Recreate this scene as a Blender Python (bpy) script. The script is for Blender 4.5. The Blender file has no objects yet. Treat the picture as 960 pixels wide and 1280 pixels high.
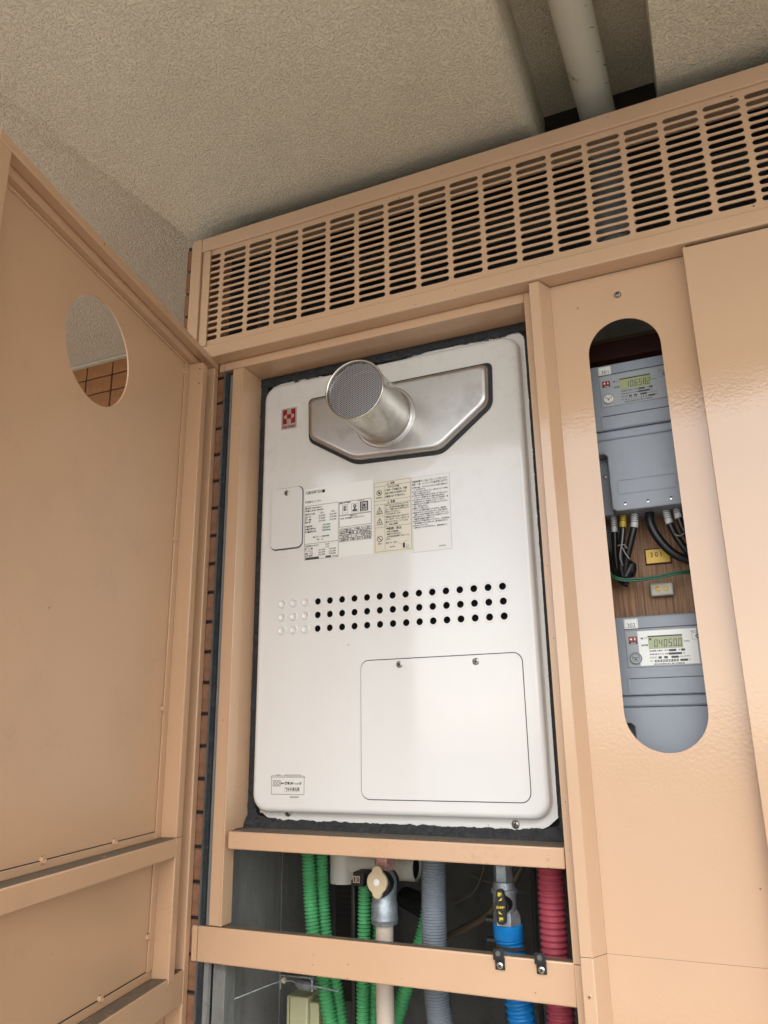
import bpy, bmesh, math, random
from mathutils import Vector, Matrix, noise
R = math.radians
random.seed(7)
scene = bpy.context.scene
COL = scene.collection

# ------------------------------------------------------------------ camera
# world axes: X right along the wall, Y into the wall, Z up; camera height is z = 0
cam_d = bpy.data.cameras.new("camera")
cam = bpy.data.objects.new("camera", cam_d)
COL.objects.link(cam)
yaw, pit, rol = R(23.228), R(16.126), R(0.872)
f = Vector((-math.sin(yaw) * math.cos(pit), math.cos(yaw) * math.cos(pit), math.sin(pit)))
r = Vector((math.cos(yaw), math.sin(yaw), 0))
d = f.cross(r)
xr = math.cos(rol) * r + math.sin(rol) * d
yr = -math.sin(rol) * r + math.cos(rol) * d
cam.matrix_world = Matrix(((xr.x, -yr.x, -f.x, 0), (xr.y, -yr.y, -f.y, -1.0), (xr.z, -yr.z, -f.z, 0), (0, 0, 0, 1)))
cam_d.sensor_fit = 'HORIZONTAL'
cam_d.sensor_width = 36
cam_d.lens = 952.7 / 960 * 36
cam_d.clip_start = 0.01
cam_d.clip_end = 2000
scene.camera = cam

# ------------------------------------------------------------------ light
SUN_EL, SUN_AZ = 42.0, 18.0          # azimuth measured from straight out of the wall (-Y) towards +X
w = bpy.data.worlds.new("World")
scene.world = w
w.use_nodes = True
nt = w.node_tree
nt.nodes.clear()
sky = nt.nodes.new('ShaderNodeTexSky')
sky.sky_type = 'NISHITA'
sky.sun_disc = False
sky.sun_elevation = R(SUN_EL)
sky.sun_rotation = R(180 - SUN_AZ)
sky.air_density = 1.0
sky.dust_density = 1.5
hs = nt.nodes.new('ShaderNodeHueSaturation')
hs.inputs['Saturation'].default_value = 0.30
bg = nt.nodes.new('ShaderNodeBackground')
bg.inputs['Strength'].default_value = 0.15
out = nt.nodes.new('ShaderNodeOutputWorld')
nt.links.new(sky.outputs[0], hs.inputs['Color'])
nt.links.new(hs.outputs[0], bg.inputs['Color'])
nt.links.new(bg.outputs[0], out.inputs['Surface'])
sun_d = bpy.data.lights.new("sun", 'SUN')
sun_d.energy = 0.5
sun_d.angle = R(35)
sun_d.color = (1.0, 0.98, 0.95)
sun = bpy.data.objects.new("sun", sun_d)
COL.objects.link(sun)
sdir = Vector((math.sin(R(SUN_AZ)) * math.cos(R(SUN_EL)), -math.cos(R(SUN_AZ)) * math.cos(R(SUN_EL)), math.sin(R(SUN_EL))))
sun.rotation_euler = sdir.to_track_quat('Z', 'Y').to_euler()
scene.view_settings.view_transform = 'Standard'
scene.view_settings.look = 'None'
scene.view_settings.exposure = 1.24
scene.view_settings.gamma = 1

# ------------------------------------------------------------------ materials
def mat(name, col, rough=0.5, metal=0.0, spec=0.5, bump=None, var=None, specks=None, coat=0.0, dust=0.0, extra=None):
    """bump: list of (kind, scale, strength, distance); var: (scale, amount); specks: (scale, threshold, colour)"""
    m = bpy.data.materials.new(name)
    m.use_nodes = True
    t = m.node_tree
    b = t.nodes['Principled BSDF']
    b.inputs['Roughness'].default_value = rough
    b.inputs['Metallic'].default_value = metal
    b.inputs['Specular IOR Level'].default_value = spec
    if coat:
        b.inputs['Coat Weight'].default_value = coat
        b.inputs['Coat Roughness'].default_value = 0.07
    tc = t.nodes.new('ShaderNodeTexCoord')
    vec = tc.outputs['Object']
    rgb = t.nodes.new('ShaderNodeRGB')
    rgb.outputs[0].default_value = (*col, 1)
    c = rgb.outputs[0]
    def mix(a, bcol, fac, mode='MIX'):
        n = t.nodes.new('ShaderNodeMix')
        n.data_type = 'RGBA'
        n.blend_type = mode
        if hasattr(fac, 'is_linked'): t.links.new(fac, n.inputs[0])
        else: n.inputs[0].default_value = fac
        t.links.new(a, n.inputs[6])
        if hasattr(bcol, 'is_linked'): t.links.new(bcol, n.inputs[7])
        else: n.inputs[7].default_value = (*bcol, 1)
        return n.outputs[2]
    def ramp(src, lo, hi):
        n = t.nodes.new('ShaderNodeMapRange')
        n.inputs[1].default_value = lo; n.inputs[2].default_value = hi
        t.links.new(src, n.inputs[0])
        return n.outputs[0]
    def nz(scale, detail=3, rough_=0.5, dist=0.0, v=vec):
        n = t.nodes.new('ShaderNodeTexNoise')
        n.inputs['Scale'].default_value = scale
        n.inputs['Detail'].default_value = detail
        n.inputs['Roughness'].default_value = rough_
        n.inputs['Distortion'].default_value = dist
        t.links.new(v, n.inputs['Vector'])
        return n.outputs['Fac']
    if var:
        sc, am = var
        c = mix(c, tuple(min(1, x * (1 + am)) for x in col), ramp(nz(sc, 4), 0.35, 0.7))
        c = mix(c, tuple(x * (1 - am) for x in col), ramp(nz(sc * 3.1, 5, 0.6), 0.5, 0.85))
    if specks:
        sc, th, sc_col = specks
        vo = t.nodes.new('ShaderNodeTexVoronoi')
        vo.inputs['Scale'].default_value = sc
        t.links.new(vec, vo.inputs['Vector'])
        a = ramp(vo.outputs['Distance'], th, th * 0.5)
        # only some cells carry a speck
        sp = t.nodes.new('ShaderNodeSeparateColor')
        t.links.new(vo.outputs['Color'], sp.inputs[0])
        k = ramp(sp.outputs[0], 0.70, 0.72)
        mu = t.nodes.new('ShaderNodeMath'); mu.operation = 'MULTIPLY'
        t.links.new(a, mu.inputs[0]); t.links.new(k, mu.inputs[1])
        c = mix(c, sc_col, mu.outputs[0])
    if dust:
        g = t.nodes.new('ShaderNodeNewGeometry')
        s = t.nodes.new('ShaderNodeSeparateXYZ')
        t.links.new(g.outputs['Normal'], s.inputs[0])
        up = ramp(s.outputs[2], 0.75, 0.95)
        dn = ramp(nz(60, 5, 0.7), 0.05, 0.42)
        mu = t.nodes.new('ShaderNodeMath'); mu.operation = 'MULTIPLY'
        t.links.new(up, mu.inputs[0]); t.links.new(dn, mu.inputs[1])
        mu2 = t.nodes.new('ShaderNodeMath'); mu2.operation = 'MULTIPLY'
        t.links.new(mu.outputs[0], mu2.inputs[0]); mu2.inputs[1].default_value = dust
        c = mix(c, (0.125, 0.105, 0.075), mu2.outputs[0])
        rr = t.nodes.new('ShaderNodeMapRange')
        rr.inputs[3].default_value = rough; rr.inputs[4].default_value = 0.9
        t.links.new(mu2.outputs[0], rr.inputs[0])
        t.links.new(rr.outputs[0], b.inputs['Roughness'])
    if extra: c = extra(t, vec, c, mix, ramp, nz, b)
    t.links.new(c, b.inputs['Base Color'])
    if bump:
        prev = None
        for kind, sc, st, dist in bump:
            if kind == 'noise': h = nz(sc, 2, 0.5)
            elif kind == 'fine': h = nz(sc, 6, 0.7)
            elif kind == 'stucco':
                a1 = ramp(nz(sc, 3, 0.55, 0.4), 0.46, 0.78)
                a2 = ramp(nz(sc*0.3, 2, 0.5), 0.15, 0.75)
                mm = t.nodes.new('ShaderNodeMath'); mm.operation = 'MULTIPLY_ADD'; mm.inputs[1].default_value = 0.35
                t.links.new(a2, mm.inputs[0]); t.links.new(a1, mm.inputs[2]); h = mm.outputs[0]
            n = t.nodes.new('ShaderNodeBump')
            n.inputs['Strength'].default_value = st
            n.inputs['Distance'].default_value = dist
            t.links.new(h, n.inputs['Height'])
            if prev: t.links.new(prev, n.inputs['Normal'])
            prev = n.outputs['Normal']
        t.links.new(prev, b.inputs['Normal'])
        if coat: t.links.new(prev, b.inputs['Coat Normal'])
    return m

def grime(t, vec, c, mix, ramp, nz, b):
    # smooth beige tint and blotchy stains on the heater's upper part, faint vertical streaks
    s = t.nodes.new('ShaderNodeSeparateXYZ'); t.links.new(vec, s.inputs[0])
    hi = ramp(s.outputs[2], 0.30, 0.62)
    mp = t.nodes.new('ShaderNodeMapping'); mp.inputs['Scale'].default_value = (60, 60, 5)
    t.links.new(vec, mp.inputs[0])
    st = ramp(nz(1.0, 4, 0.6, v=mp.outputs[0]), 0.40, 0.8)
    bl = ramp(nz(55, 6, 0.7), 0.52, 0.78)
    def mul(a, k):
        n = t.nodes.new('ShaderNodeMath'); n.operation = 'MULTIPLY'
        t.links.new(a, n.inputs[0])
        if hasattr(k, 'is_linked'): t.links.new(k, n.inputs[1])
        else: n.inputs[1].default_value = k
        return n.outputs[0]
    c = mix(c, (0.42, 0.37, 0.29), mul(mul(hi, 1.0), 0.22))
    c = mix(c, (0.22, 0.19, 0.14), mul(mul(hi, bl), 0.16))
    c = mix(c, (0.40, 0.37, 0.31), mul(st, 0.02))
    # brown rub marks and chips near the right hand edge, sparse scuffs elsewhere
    ed = ramp(s.outputs[0], 0.176, 0.196)
    c = mix(c, (0.30, 0.16, 0.10), mul(mul(ed, ramp(nz(75, 6, 0.8), 0.655, 0.69)), 0.55))
    mp3 = t.nodes.new('ShaderNodeMapping'); mp3.inputs['Scale'].default_value = (30, 30, 55)
    t.links.new(vec, mp3.inputs[0])
    return mix(c, (0.36, 0.31, 0.26), mul(ramp(nz(1.0, 6, 0.8, v=mp3.outputs[0]), 0.70, 0.76), 0.6))

def wood(t, vec, c, mix, ramp, nz, b):
    mp = t.nodes.new('ShaderNodeMapping'); mp.inputs['Scale'].default_value = (420, 420, 14)
    t.links.new(vec, mp.inputs[0])
    g = ramp(nz(1.0, 4, 0.6, v=mp.outputs[0]), 0.35, 0.65)
    c = mix(c, (0.20, 0.105, 0.056), g)
    mp2 = t.nodes.new('ShaderNodeMapping'); mp2.inputs['Scale'].default_value = (30, 30, 4)
    t.links.new(vec, mp2.inputs[0])
    return mix(c, (0.42, 0.26, 0.16), ramp(nz(1.0, 3, 0.5, v=mp2.outputs[0]), 0.55, 0.9))

def concrete_x(t, vec, c, mix, ramp, nz, b):
    mp = t.nodes.new('ShaderNodeMapping'); mp.inputs['Scale'].default_value = (14, 14, 2.5)
    t.links.new(vec, mp.inputs[0])
    c = mix(c, (0.135, 0.142, 0.136), ramp(nz(1.0, 6, 0.7, v=mp.outputs[0]), 0.45, 0.75))
    return mix(c, (0.03, 0.035, 0.035), ramp(nz(70, 6, 0.75), 0.60, 0.78))

def pipe_scuff(t, vec, c, mix, ramp, nz, b):
    return mix(c, (0.22, 0.12, 0.05), ramp(nz(28, 3, 0.5), 0.68, 0.76))

def brushed(t, vec, c, mix, ramp, nz, b):
    mp = t.nodes.new('ShaderNodeMapping'); mp.inputs['Scale'].default_value = (12, 12, 900)
    t.links.new(vec, mp.inputs[0])
    n = nz(1.0, 3, 0.6, v=mp.outputs[0])
    rr = t.nodes.new('ShaderNodeMapRange'); rr.inputs[3].default_value = 0.25; rr.inputs[4].default_value = 0.44
    t.links.new(n, rr.inputs[0]); t.links.new(rr.outputs[0], b.inputs['Roughness'])
    c = mix(c, tuple((0.36, 0.35, 0.34)), ramp(nz(22, 5, 0.65), 0.5, 0.8))
    return mix(c, (0.33, 0.28, 0.2), ramp(nz(75, 5, 0.7), 0.62, 0.85))

def chips(t, vec, c, mix, ramp, nz, b):
    mp = t.nodes.new('ShaderNodeMapping'); mp.inputs['Scale'].default_value = (34, 34, 90)
    t.links.new(vec, mp.inputs[0])
    c = mix(c, (0.78, 0.66, 0.54), ramp(nz(1.0, 5, 0.75, v=mp.outputs[0]), 0.735, 0.765))
    mp2 = t.nodes.new('ShaderNodeMapping'); mp2.inputs['Scale'].default_value = (9, 9, 16); mp2.inputs['Location'].default_value = (3.3, 1.2, 7.7)
    t.links.new(vec, mp2.inputs[0])
    n = t.nodes.new('ShaderNodeMath'); n.operation = 'MULTIPLY'; n.inputs[1].default_value = 0.20
    m2 = t.nodes.new('ShaderNodeMath'); m2.operation = 'MULTIPLY'
    t.links.new(ramp(nz(1.0, 3, 0.5, v=mp2.outputs[0]), 0.56, 0.72), m2.inputs[0]); t.links.new(ramp(nz(160, 6, 0.8), 0.50, 0.62), m2.inputs[1])
    t.links.new(m2.outputs[0], n.inputs[0])
    return mix(c, (0.24, 0.13, 0.08), n.outputs[0])
PEACH = (0.61, 0.398, 0.248)
M = {}
M['paint'] = mat('peach_enamel_paint', PEACH, 0.22, coat=0.35, bump=[('noise', 420, 0.10, 0.001), ('noise', 9, 0.10, 0.004)], var=(2.2, 0.035),
                 specks=(75, 0.075, (0.14, 0.075, 0.045)), dust=0.95, extra=chips)
M['panel_paint'] = mat('peach_enamel_orange_peel', PEACH, 0.13, coat=0.8, bump=[('noise', 240, 0.14, 0.0010), ('noise', 7, 0.12, 0.006)], var=(1.8, 0.03),
                 specks=(22, 0.035, (0.2, 0.11, 0.06)), dust=0.9)
M['door_paint'] = mat('peach_enamel_door', (0.55, 0.345, 0.205), 0.30, bump=[('noise', 160, 0.10, 0.001), ('noise', 5, 0.18, 0.006)], var=(3.0, 0.06),
                 specks=(26, 0.05, (0.16, 0.08, 0.045)), dust=0.95, extra=chips)
M['heater'] = mat('heater_white_enamel', (0.775, 0.775, 0.755), 0.10, coat=0.5, bump=[('noise', 240, 0.05, 0.0008), ('noise', 10, 0.12, 0.004)], var=(5, 0.02),
                  specks=(30, 0.04, (0.30, 0.22, 0.15)), extra=grime)
M['flange'] = mat('heater_flange_white', (0.76, 0.75, 0.71), 0.3, bump=[('noise', 300, 0.06, 0.001)], specks=(60, 0.1, (0.2, 0.17, 0.13)))
M['stucco'] = mat('sprayed_stucco_paint', (0.78, 0.69, 0.515), 0.22, spec=0.6, bump=[('stucco', 285, 0.85, 0.0031), ('noise', 12, 0.25, 0.01)], var=(4, 0.05), specks=(9, 0.02, (0.1, 0.07, 0.05)))
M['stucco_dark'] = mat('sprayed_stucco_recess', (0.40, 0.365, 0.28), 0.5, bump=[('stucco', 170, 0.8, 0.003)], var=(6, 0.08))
M['stucco_far'] = mat('sprayed_stucco_far', (0.78, 0.685, 0.52), 0.3, bump=[('stucco', 240, 0.85, 0.0034)], var=(4, 0.05))
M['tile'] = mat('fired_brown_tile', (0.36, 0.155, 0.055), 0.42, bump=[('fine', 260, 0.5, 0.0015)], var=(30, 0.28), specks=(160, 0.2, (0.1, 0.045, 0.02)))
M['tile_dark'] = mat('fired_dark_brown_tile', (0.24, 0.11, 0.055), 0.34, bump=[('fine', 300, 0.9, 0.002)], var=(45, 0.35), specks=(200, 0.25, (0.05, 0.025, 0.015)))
M['grout'] = mat('dark_grey_grout', (0.035, 0.036, 0.034), 0.9, bump=[('fine', 400, 0.4, 0.001)])
M['trim'] = mat('cream_trim', (0.62, 0.55, 0.42), 0.5)
M['sealant'] = mat('dark_grey_sealant', (0.026, 0.029, 0.032), 0.7, bump=[('fine', 90, 1.0, 0.006)], var=(60, 0.6), specks=(240, 0.16, (0.18, 0.16, 0.13)))
M['steel'] = mat('brushed_stainless', (0.56, 0.55, 0.54), 0.34, metal=1.0, bump=[('noise', 14, 0.12, 0.003)], extra=brushed)
M['pipe_steel'] = mat('dull_stainless_pipe', (0.52, 0.49, 0.44), 0.24, metal=1.0, bump=[('noise', 25, 0.15, 0.002)], var=(18, 0.25))
M['screw'] = mat('screw_metal', (0.34, 0.32, 0.29), 0.38, metal=1.0, var=(300, 0.4))
M['bright_screw'] = mat('bright_zinc_screw', (0.72, 0.72, 0.70), 0.25, metal=1.0)
M['black'] = mat('black_void', (0.006, 0.006, 0.006), 0.8)
M['rubber'] = mat('black_rubber', (0.012, 0.012, 0.013), 0.45)
M['gasket_shadow'] = mat('black_gasket_shadow', (0.012, 0.012, 0.012), 0.6)
M['mesh_wire'] = mat('expanded_metal_wire', (0.46, 0.455, 0.465), 0.35, metal=0.9)
M['label'] = mat('white_sticker', (0.82, 0.82, 0.78), 0.2)
M['label_y'] = mat('yellowed_sticker', (0.74, 0.70, 0.58), 0.22)
M['silver_label'] = mat('silver_sticker', (0.48, 0.44, 0.42), 0.3, metal=0.4)
M['clear_label'] = mat('pale_sticker', (0.77, 0.765, 0.735), 0.18)
M['ink'] = mat('black_ink', (0.012, 0.012, 0.012), 0.4)
M['ink_shadow_grey'] = mat('grey_ink_and_shadow', (0.05, 0.05, 0.05), 0.4)  # grey print, and the painted shadow lines on covers and meters
M['ink_teal'] = mat('teal_ink', (0.02, 0.16, 0.12), 0.4)
M['red'] = mat('red_ink', (0.27, 0.008, 0.013), 0.3)
M['meter'] = mat('blue_grey_plastic', (0.30, 0.33, 0.375), 0.38, bump=[('fine', 700, 0.12, 0.0006)], var=(20, 0.05))
M['meter_plate'] = mat('silver_grey_face', (0.33, 0.355, 0.375), 0.3)
M['lcd'] = mat('green_grey_display', (0.36, 0.40, 0.22), 0.15)
M['digit'] = mat('display_digit', (0.03, 0.035, 0.02), 0.3)
M['wood'] = mat('brown_grained_board', (0.52, 0.28, 0.145), 0.6, extra=wood, bump=[('fine', 300, 0.2, 0.001)])
M['maroon'] = mat('dark_red_primer', (0.05, 0.012, 0.008), 0.7)
M['brass'] = mat('yellow_engraved_plate', (0.58, 0.36, 0.055), 0.35, metal=0.25, var=(60, 0.15))
M['cable'] = mat('black_cable', (0.010, 0.010, 0.011), 0.35)
M['tape_w'] = mat('white_marking_tape', (0.62, 0.62, 0.6), 0.35)
M['tape_y'] = mat('yellow_marking_tape', (0.55, 0.40, 0.03), 0.35)
M['greenwire'] = mat('green_insulation', (0.01, 0.13, 0.06), 0.3)
M['tie'] = mat('grey_cable_tie', (0.35, 0.35, 0.34), 0.4)
M['connector'] = mat('translucent_grey_block', (0.56, 0.53, 0.42), 0.3)
M['green'] = mat('green_corrugated_plastic', (0.075, 0.34, 0.13), 0.42, var=(25, 0.2))
M['grey_hose'] = mat('grey_corrugated_plastic', (0.20, 0.235, 0.27), 0.4)
M['blue'] = mat('blue_plastic', (0.005, 0.20, 0.55), 0.3)
M['red_hose'] = mat('crimson_corrugated_plastic', (0.38, 0.06, 0.09), 0.5, var=(20, 0.12))
M['cream_pipe'] = mat('cream_plastic_pipe', (0.58, 0.50, 0.41), 0.4, specks=(120, 0.12, (0.2, 0.1, 0.05)))
M['pvc'] = mat('pale_pvc', (0.60, 0.57, 0.46), 0.35, extra=pipe_scuff)
M['pvc2'] = mat('off_white_pvc_drain', (0.60, 0.58, 0.52), 0.35)
M['zinc'] = mat('cast_zinc', (0.27, 0.31, 0.335), 0.46, metal=0.65, bump=[('fine', 160, 0.5, 0.0016)], var=(70, 0.4))
M['cream'] = mat('cream_handle', (0.56, 0.46, 0.30), 0.4)
M['yellow'] = mat('yellow_print', (0.75, 0.62, 0.03), 0.4)
M['junction'] = mat('pale_green_cream_box', (0.42, 0.42, 0.25), 0.45, var=(20, 0.06))
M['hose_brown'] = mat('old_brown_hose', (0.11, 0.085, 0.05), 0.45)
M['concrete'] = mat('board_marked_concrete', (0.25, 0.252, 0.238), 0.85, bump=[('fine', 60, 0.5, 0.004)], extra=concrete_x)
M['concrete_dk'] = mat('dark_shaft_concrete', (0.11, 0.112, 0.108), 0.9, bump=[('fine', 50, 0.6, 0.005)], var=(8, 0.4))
M['dark_board'] = mat('near_black_board', (0.022, 0.018, 0.014), 0.85)
M['foam'] = mat('beige_foam', (0.30, 0.235, 0.15), 0.8, bump=[('fine', 120, 0.8, 0.004)])
M['floor'] = mat('balcony_concrete', (0.45, 0.43, 0.39), 0.75, var=(3, 0.15))
M['parapet'] = mat('parapet_render', (0.72, 0.68, 0.60), 0.7, bump=[('stucco', 120, 0.5, 0.003)])
M['ground'] = mat('street_ground', (0.40, 0.385, 0.35), 0.9, var=(0.05, 0.3))
M['tape_red'] = mat('pink_scuffed_metal', (0.42, 0.24, 0.22), 0.45, metal=0.5, var=(160, 0.6))

# ------------------------------------------------------------------ mesh helpers
class MB:
    def __init__(s): s.v = []; s.f = []
    def add(s, vs, fs):
        o = len(s.v); s.v += [tuple(v) for v in vs]; s.f += [tuple(i + o for i in q) for q in fs]; return s
    def box(s, x0, x1, y0, y1, z0, z1):
        return s.add([(x0,y0,z0),(x1,y0,z0),(x1,y1,z0),(x0,y1,z0),(x0,y0,z1),(x1,y0,z1),(x1,y1,z1),(x0,y1,z1)],
                     [(0,3,2,1),(4,5,6,7),(0,1,5,4),(1,2,6,5),(2,3,7,6),(3,0,4,7)])
    def rings(s, rings, cap0=True, cap1=True, close=True):
        n = len(rings[0]); o = len(s.v)
        for rg in rings: s.v += [tuple(p) for p in rg]
        for k in range(len(rings) - 1):
            for i in range(n if close else n - 1):
                j = (i + 1) % n
                s.f.append((o + k*n + i, o + k*n + j, o + (k+1)*n + j, o + (k+1)*n + i))
        if cap0: s.f.append(tuple(o + i for i in reversed(range(n))))
        if cap1: s.f.append(tuple(o + (len(rings)-1)*n + i for i in range(n)))
        return s
    def lathe(s, p, axis, prof, n=32, cap0=True, cap1=True):
        """prof: list of (distance along axis, radius)"""
        a = Vector(axis).normalized(); q = a.to_track_quat('Z', 'Y')
        rs = []
        for h, rr in prof:
            rs.append([Vector(p) + a * h + q @ Vector((rr*math.cos(2*math.pi*i/n), rr*math.sin(2*math.pi*i/n), 0)) for i in range(n)])
        return s.rings(rs, cap0, cap1)
    def tube(s, pts, rad, n=12, caps=True):
        pts = [Vector(p) for p in pts]
        rs = []; up = None
        for i, p in enumerate(pts):
            t = (pts[min(i+1, len(pts)-1)] - pts[max(i-1, 0)]).normalized()
            if up is None:
                up = Vector((0, 0, 1)) if abs(t.z) < 0.9 else Vector((0, 1, 0))
            x = t.cross(up).normalized(); y = x.cross(t).normalized(); up = y
            rr = rad[i] if isinstance(rad, (list, tuple)) else rad
            rs.append([p + x*rr*math.cos(2*math.pi*k/n) + y*rr*math.sin(2*math.pi*k/n) for k in range(n)])
        return s.rings(rs, caps, caps)
    def merge(s, o): return s.add(o.v, o.f)

def link(o): COL.objects.link(o); return o

def obj(name, mb, m, parent=None, loc=None, bevel=0, smooth=False, seg=2, angle=35, recalc=True):
    """one mesh object; with a parent the vertices are given in the parent's untransformed (world) space minus its location"""
    base = Vector(loc) if loc is not None else (Vector(parent['base']) if parent is not None and 'base' in parent else Vector((0, 0, 0)))
    me = bpy.data.meshes.new(name)
    me.from_pydata([tuple(Vector(v) - base) for v in mb.v], [], mb.f)
    if recalc:
        bm = bmesh.new(); bm.from_mesh(me)
        bmesh.ops.recalc_face_normals(bm, faces=bm.faces)
        bm.to_mesh(me); bm.free()
    me.materials.append(m)
    if smooth:
        me.shade_smooth() if hasattr(me, 'shade_smooth') else [setattr(p, 'use_smooth', True) for p in me.polygons]
        me.set_sharp_from_angle(angle=R(angle))
    me.update()
    o = link(bpy.data.objects.new(name, me))
    if parent is not None: o.parent = parent
    elif loc is not None: o.location = loc
    if bevel:
        b = o.modifiers.new('bevel', 'BEVEL'); b.width = bevel; b.segments = seg; b.limit_method = 'ANGLE'; b.angle_limit = R(40)
        b.harden_normals = False
        me.shade_smooth(); me.set_sharp_from_angle(angle=R(40))
    return o

def sub(name, mb, m, parent, **k):
    """a part of a part: same base as its parent's"""
    b = parent
    while 'base' not in b: b = b.parent
    o = obj(name, mb, m, loc=Vector(b['base']), **k)
    o.location = (0, 0, 0); o.parent = parent
    return o

def thing(name, label, cat, loc=(0, 0, 0), group=None, rotz=0, local=False):
    o = link(bpy.data.objects.new(name, None)); o.empty_display_size = 0.05
    o.location = loc; o.rotation_euler = (0, 0, rotz)
    o['base'] = (0.0, 0.0, 0.0) if local else tuple(float(x) for x in loc)
    tag(o, label, cat, group); return o

def tag(o, label, cat, group=None):
    o['label'] = label; o['category'] = cat
    if group: o['group'] = group
    return o

def structure(o): o['kind'] = 'structure'; return o

def plate(outer, holes, y0, y1, flip=False):
    """flat plate in the XZ plane with holes, from y0 (front) to y1; loops are lists of (x, z)"""
    c = bpy.data.curves.new('tmp', 'CURVE'); c.dimensions = '2D'; c.fill_mode = 'BOTH'; c.extrude = abs(y1 - y0) / 2
    for lp in [outer] + list(holes):
        s = c.splines.new('POLY'); s.points.add(len(lp) - 1); s.use_cyclic_u = True
        for p, (x, z) in zip(s.points, lp): p.co = (x, z, 0, 1)
    o = bpy.data.objects.new('tmp', c); COL.objects.link(o)
    dg = bpy.context.evaluated_depsgraph_get(); ev = o.evaluated_get(dg); me = ev.to_mesh()
    ym = (y0 + y1) / 2
    mb = MB(); mb.add([(v.co.x, ym + v.co.z, v.co.y) for v in me.vertices], [tuple(p.vertices) for p in me.polygons])
    ev.to_mesh_clear(); bpy.data.objects.remove(o); bpy.data.curves.remove(c)
    # weld
    bm = bmesh.new()
    vs = [bm.verts.new(v) for v in mb.v]
    for q in mb.f:
        try: bm.faces.new([vs[i] for i in q])
        except ValueError: pass
    bmesh.ops.remove_doubles(bm, verts=bm.verts, dist=1e-6)
    bm.verts.index_update()
    r_ = MB(); r_.v = [tuple(v.co) for v in bm.verts]; r_.f = [tuple(v.index for v in q.verts) for q in bm.faces]
    bm.free(); return r_

def rrect(x0, x1, z0, z1, rr, n=6, chamfer=None):
    pts = []
    for cx, cz, a0 in ((x1-rr, z1-rr, 0), (x0+rr, z1-rr, 90), (x0+rr, z0+rr, 180), (x1-rr, z0+rr, 270)):
        for i in range(n + 1):
            a = R(a0 + 90 * i / n); pts.append((cx + rr*math.cos(a), cz + rr*math.sin(a)))
    return pts

def circle(cx, cz, rr, n=20): return [(cx + rr*math.cos(2*math.pi*i/n), cz + rr*math.sin(2*math.pi*i/n)) for i in range(n)]
def slot(x0, x1, zc, h, n=4):
    rr = h / 2; p = []
    for cx, a0 in ((x1-rr, -90), (x0+rr, 90)):
        for i in range(n + 1):
            a = R(a0 + 180*i/n); p.append((cx + rr*math.cos(a), zc + rr*math.sin(a)))
    return p

def text(mb, s, x0, z1, w_, h, y, bold=0.0, fit=True, italic=0.0, res=1):
    """flat lettering facing -Y: top-left corner at (x0, z1), scaled into a w_ by h box"""
    c = bpy.data.curves.new('tmp', 'FONT'); c.body = s; c.resolution_u = res; bold = bold + (0.018 if h < 0.005 else 0.0); c.offset = bold; c.shear = italic
    o = bpy.data.objects.new('tmp', c); COL.objects.link(o)
    dg = bpy.context.evaluated_depsgraph_get(); ev = o.evaluated_get(dg); me = ev.to_mesh()
    if len(me.vertices):
        xs = [v.co.x for v in me.vertices]; ys = [v.co.y for v in me.vertices]
        ax, bx, ay, by = min(xs), max(xs), min(ys), max(ys)
        kx = w_ / max(1e-6, bx - ax); kz = h / max(1e-6, by - ay)
        if not fit: kx = kz
        mb.add([(x0 + (v.co.x-ax)*kx, y, z1 - (by-v.co.y)*kz) for v in me.vertices], [tuple(p.vertices) for p in me.polygons])
    ev.to_mesh_clear(); bpy.data.objects.remove(o); bpy.data.curves.remove(c)

def rect(mb, x0, x1, z0, z1, y): mb.add([(x0,y,z0),(x1,y,z0),(x1,y,z1),(x0,y,z1)], [(0,1,2,3)])
def frame_lines(mb, x0, x1, z0, z1, y, t=0.0005):
    rect(mb, x0, x1, z0, z0+t, y); rect(mb, x0, x1, z1-t, z1, y); rect(mb, x0, x0+t, z0+t, z1-t, y); rect(mb, x1-t, x1, z0+t, z1-t, y)
def ring2d(mb, cx, cz, r0, r1, y, n=24):
    vs = [(cx+q*math.cos(2*math.pi*i/n), y, cz+q*math.sin(2*math.pi*i/n)) for q in (r0, r1) for i in range(n)]
    mb.add(vs, [(i, (i+1) % n, n+(i+1) % n, n+i) for i in range(n)])
def disc2d(mb, cx, cz, rr, y, n=24):
    mb.add([(cx+rr*math.cos(2*math.pi*i/n), y, cz+rr*math.sin(2*math.pi*i/n)) for i in range(n)], [tuple(range(n))])
def poly2d(mb, pts, y): mb.add([(x, y, z) for x, z in pts], [tuple(range(len(pts)))])

def catmull(pts, step):
    pts = [Vector(p) for p in pts]
    P = [pts[0]*2 - pts[1]] + pts + [pts[-1]*2 - pts[-2]]
    res = []
    for i in range(1, len(P) - 2):
        n = max(2, int((P[i+1]-P[i]).length / step))
        for k in range(n):
            t = k / n
            a, b, c_, d_ = P[i-1], P[i], P[i+1], P[i+2]
            res.append(0.5*((2*b) + (c_-a)*t + (2*a-5*b+4*c_-d_)*t*t + (3*b-3*c_+d_-a)*t**3))
    res.append(pts[-1]); return res

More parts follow.
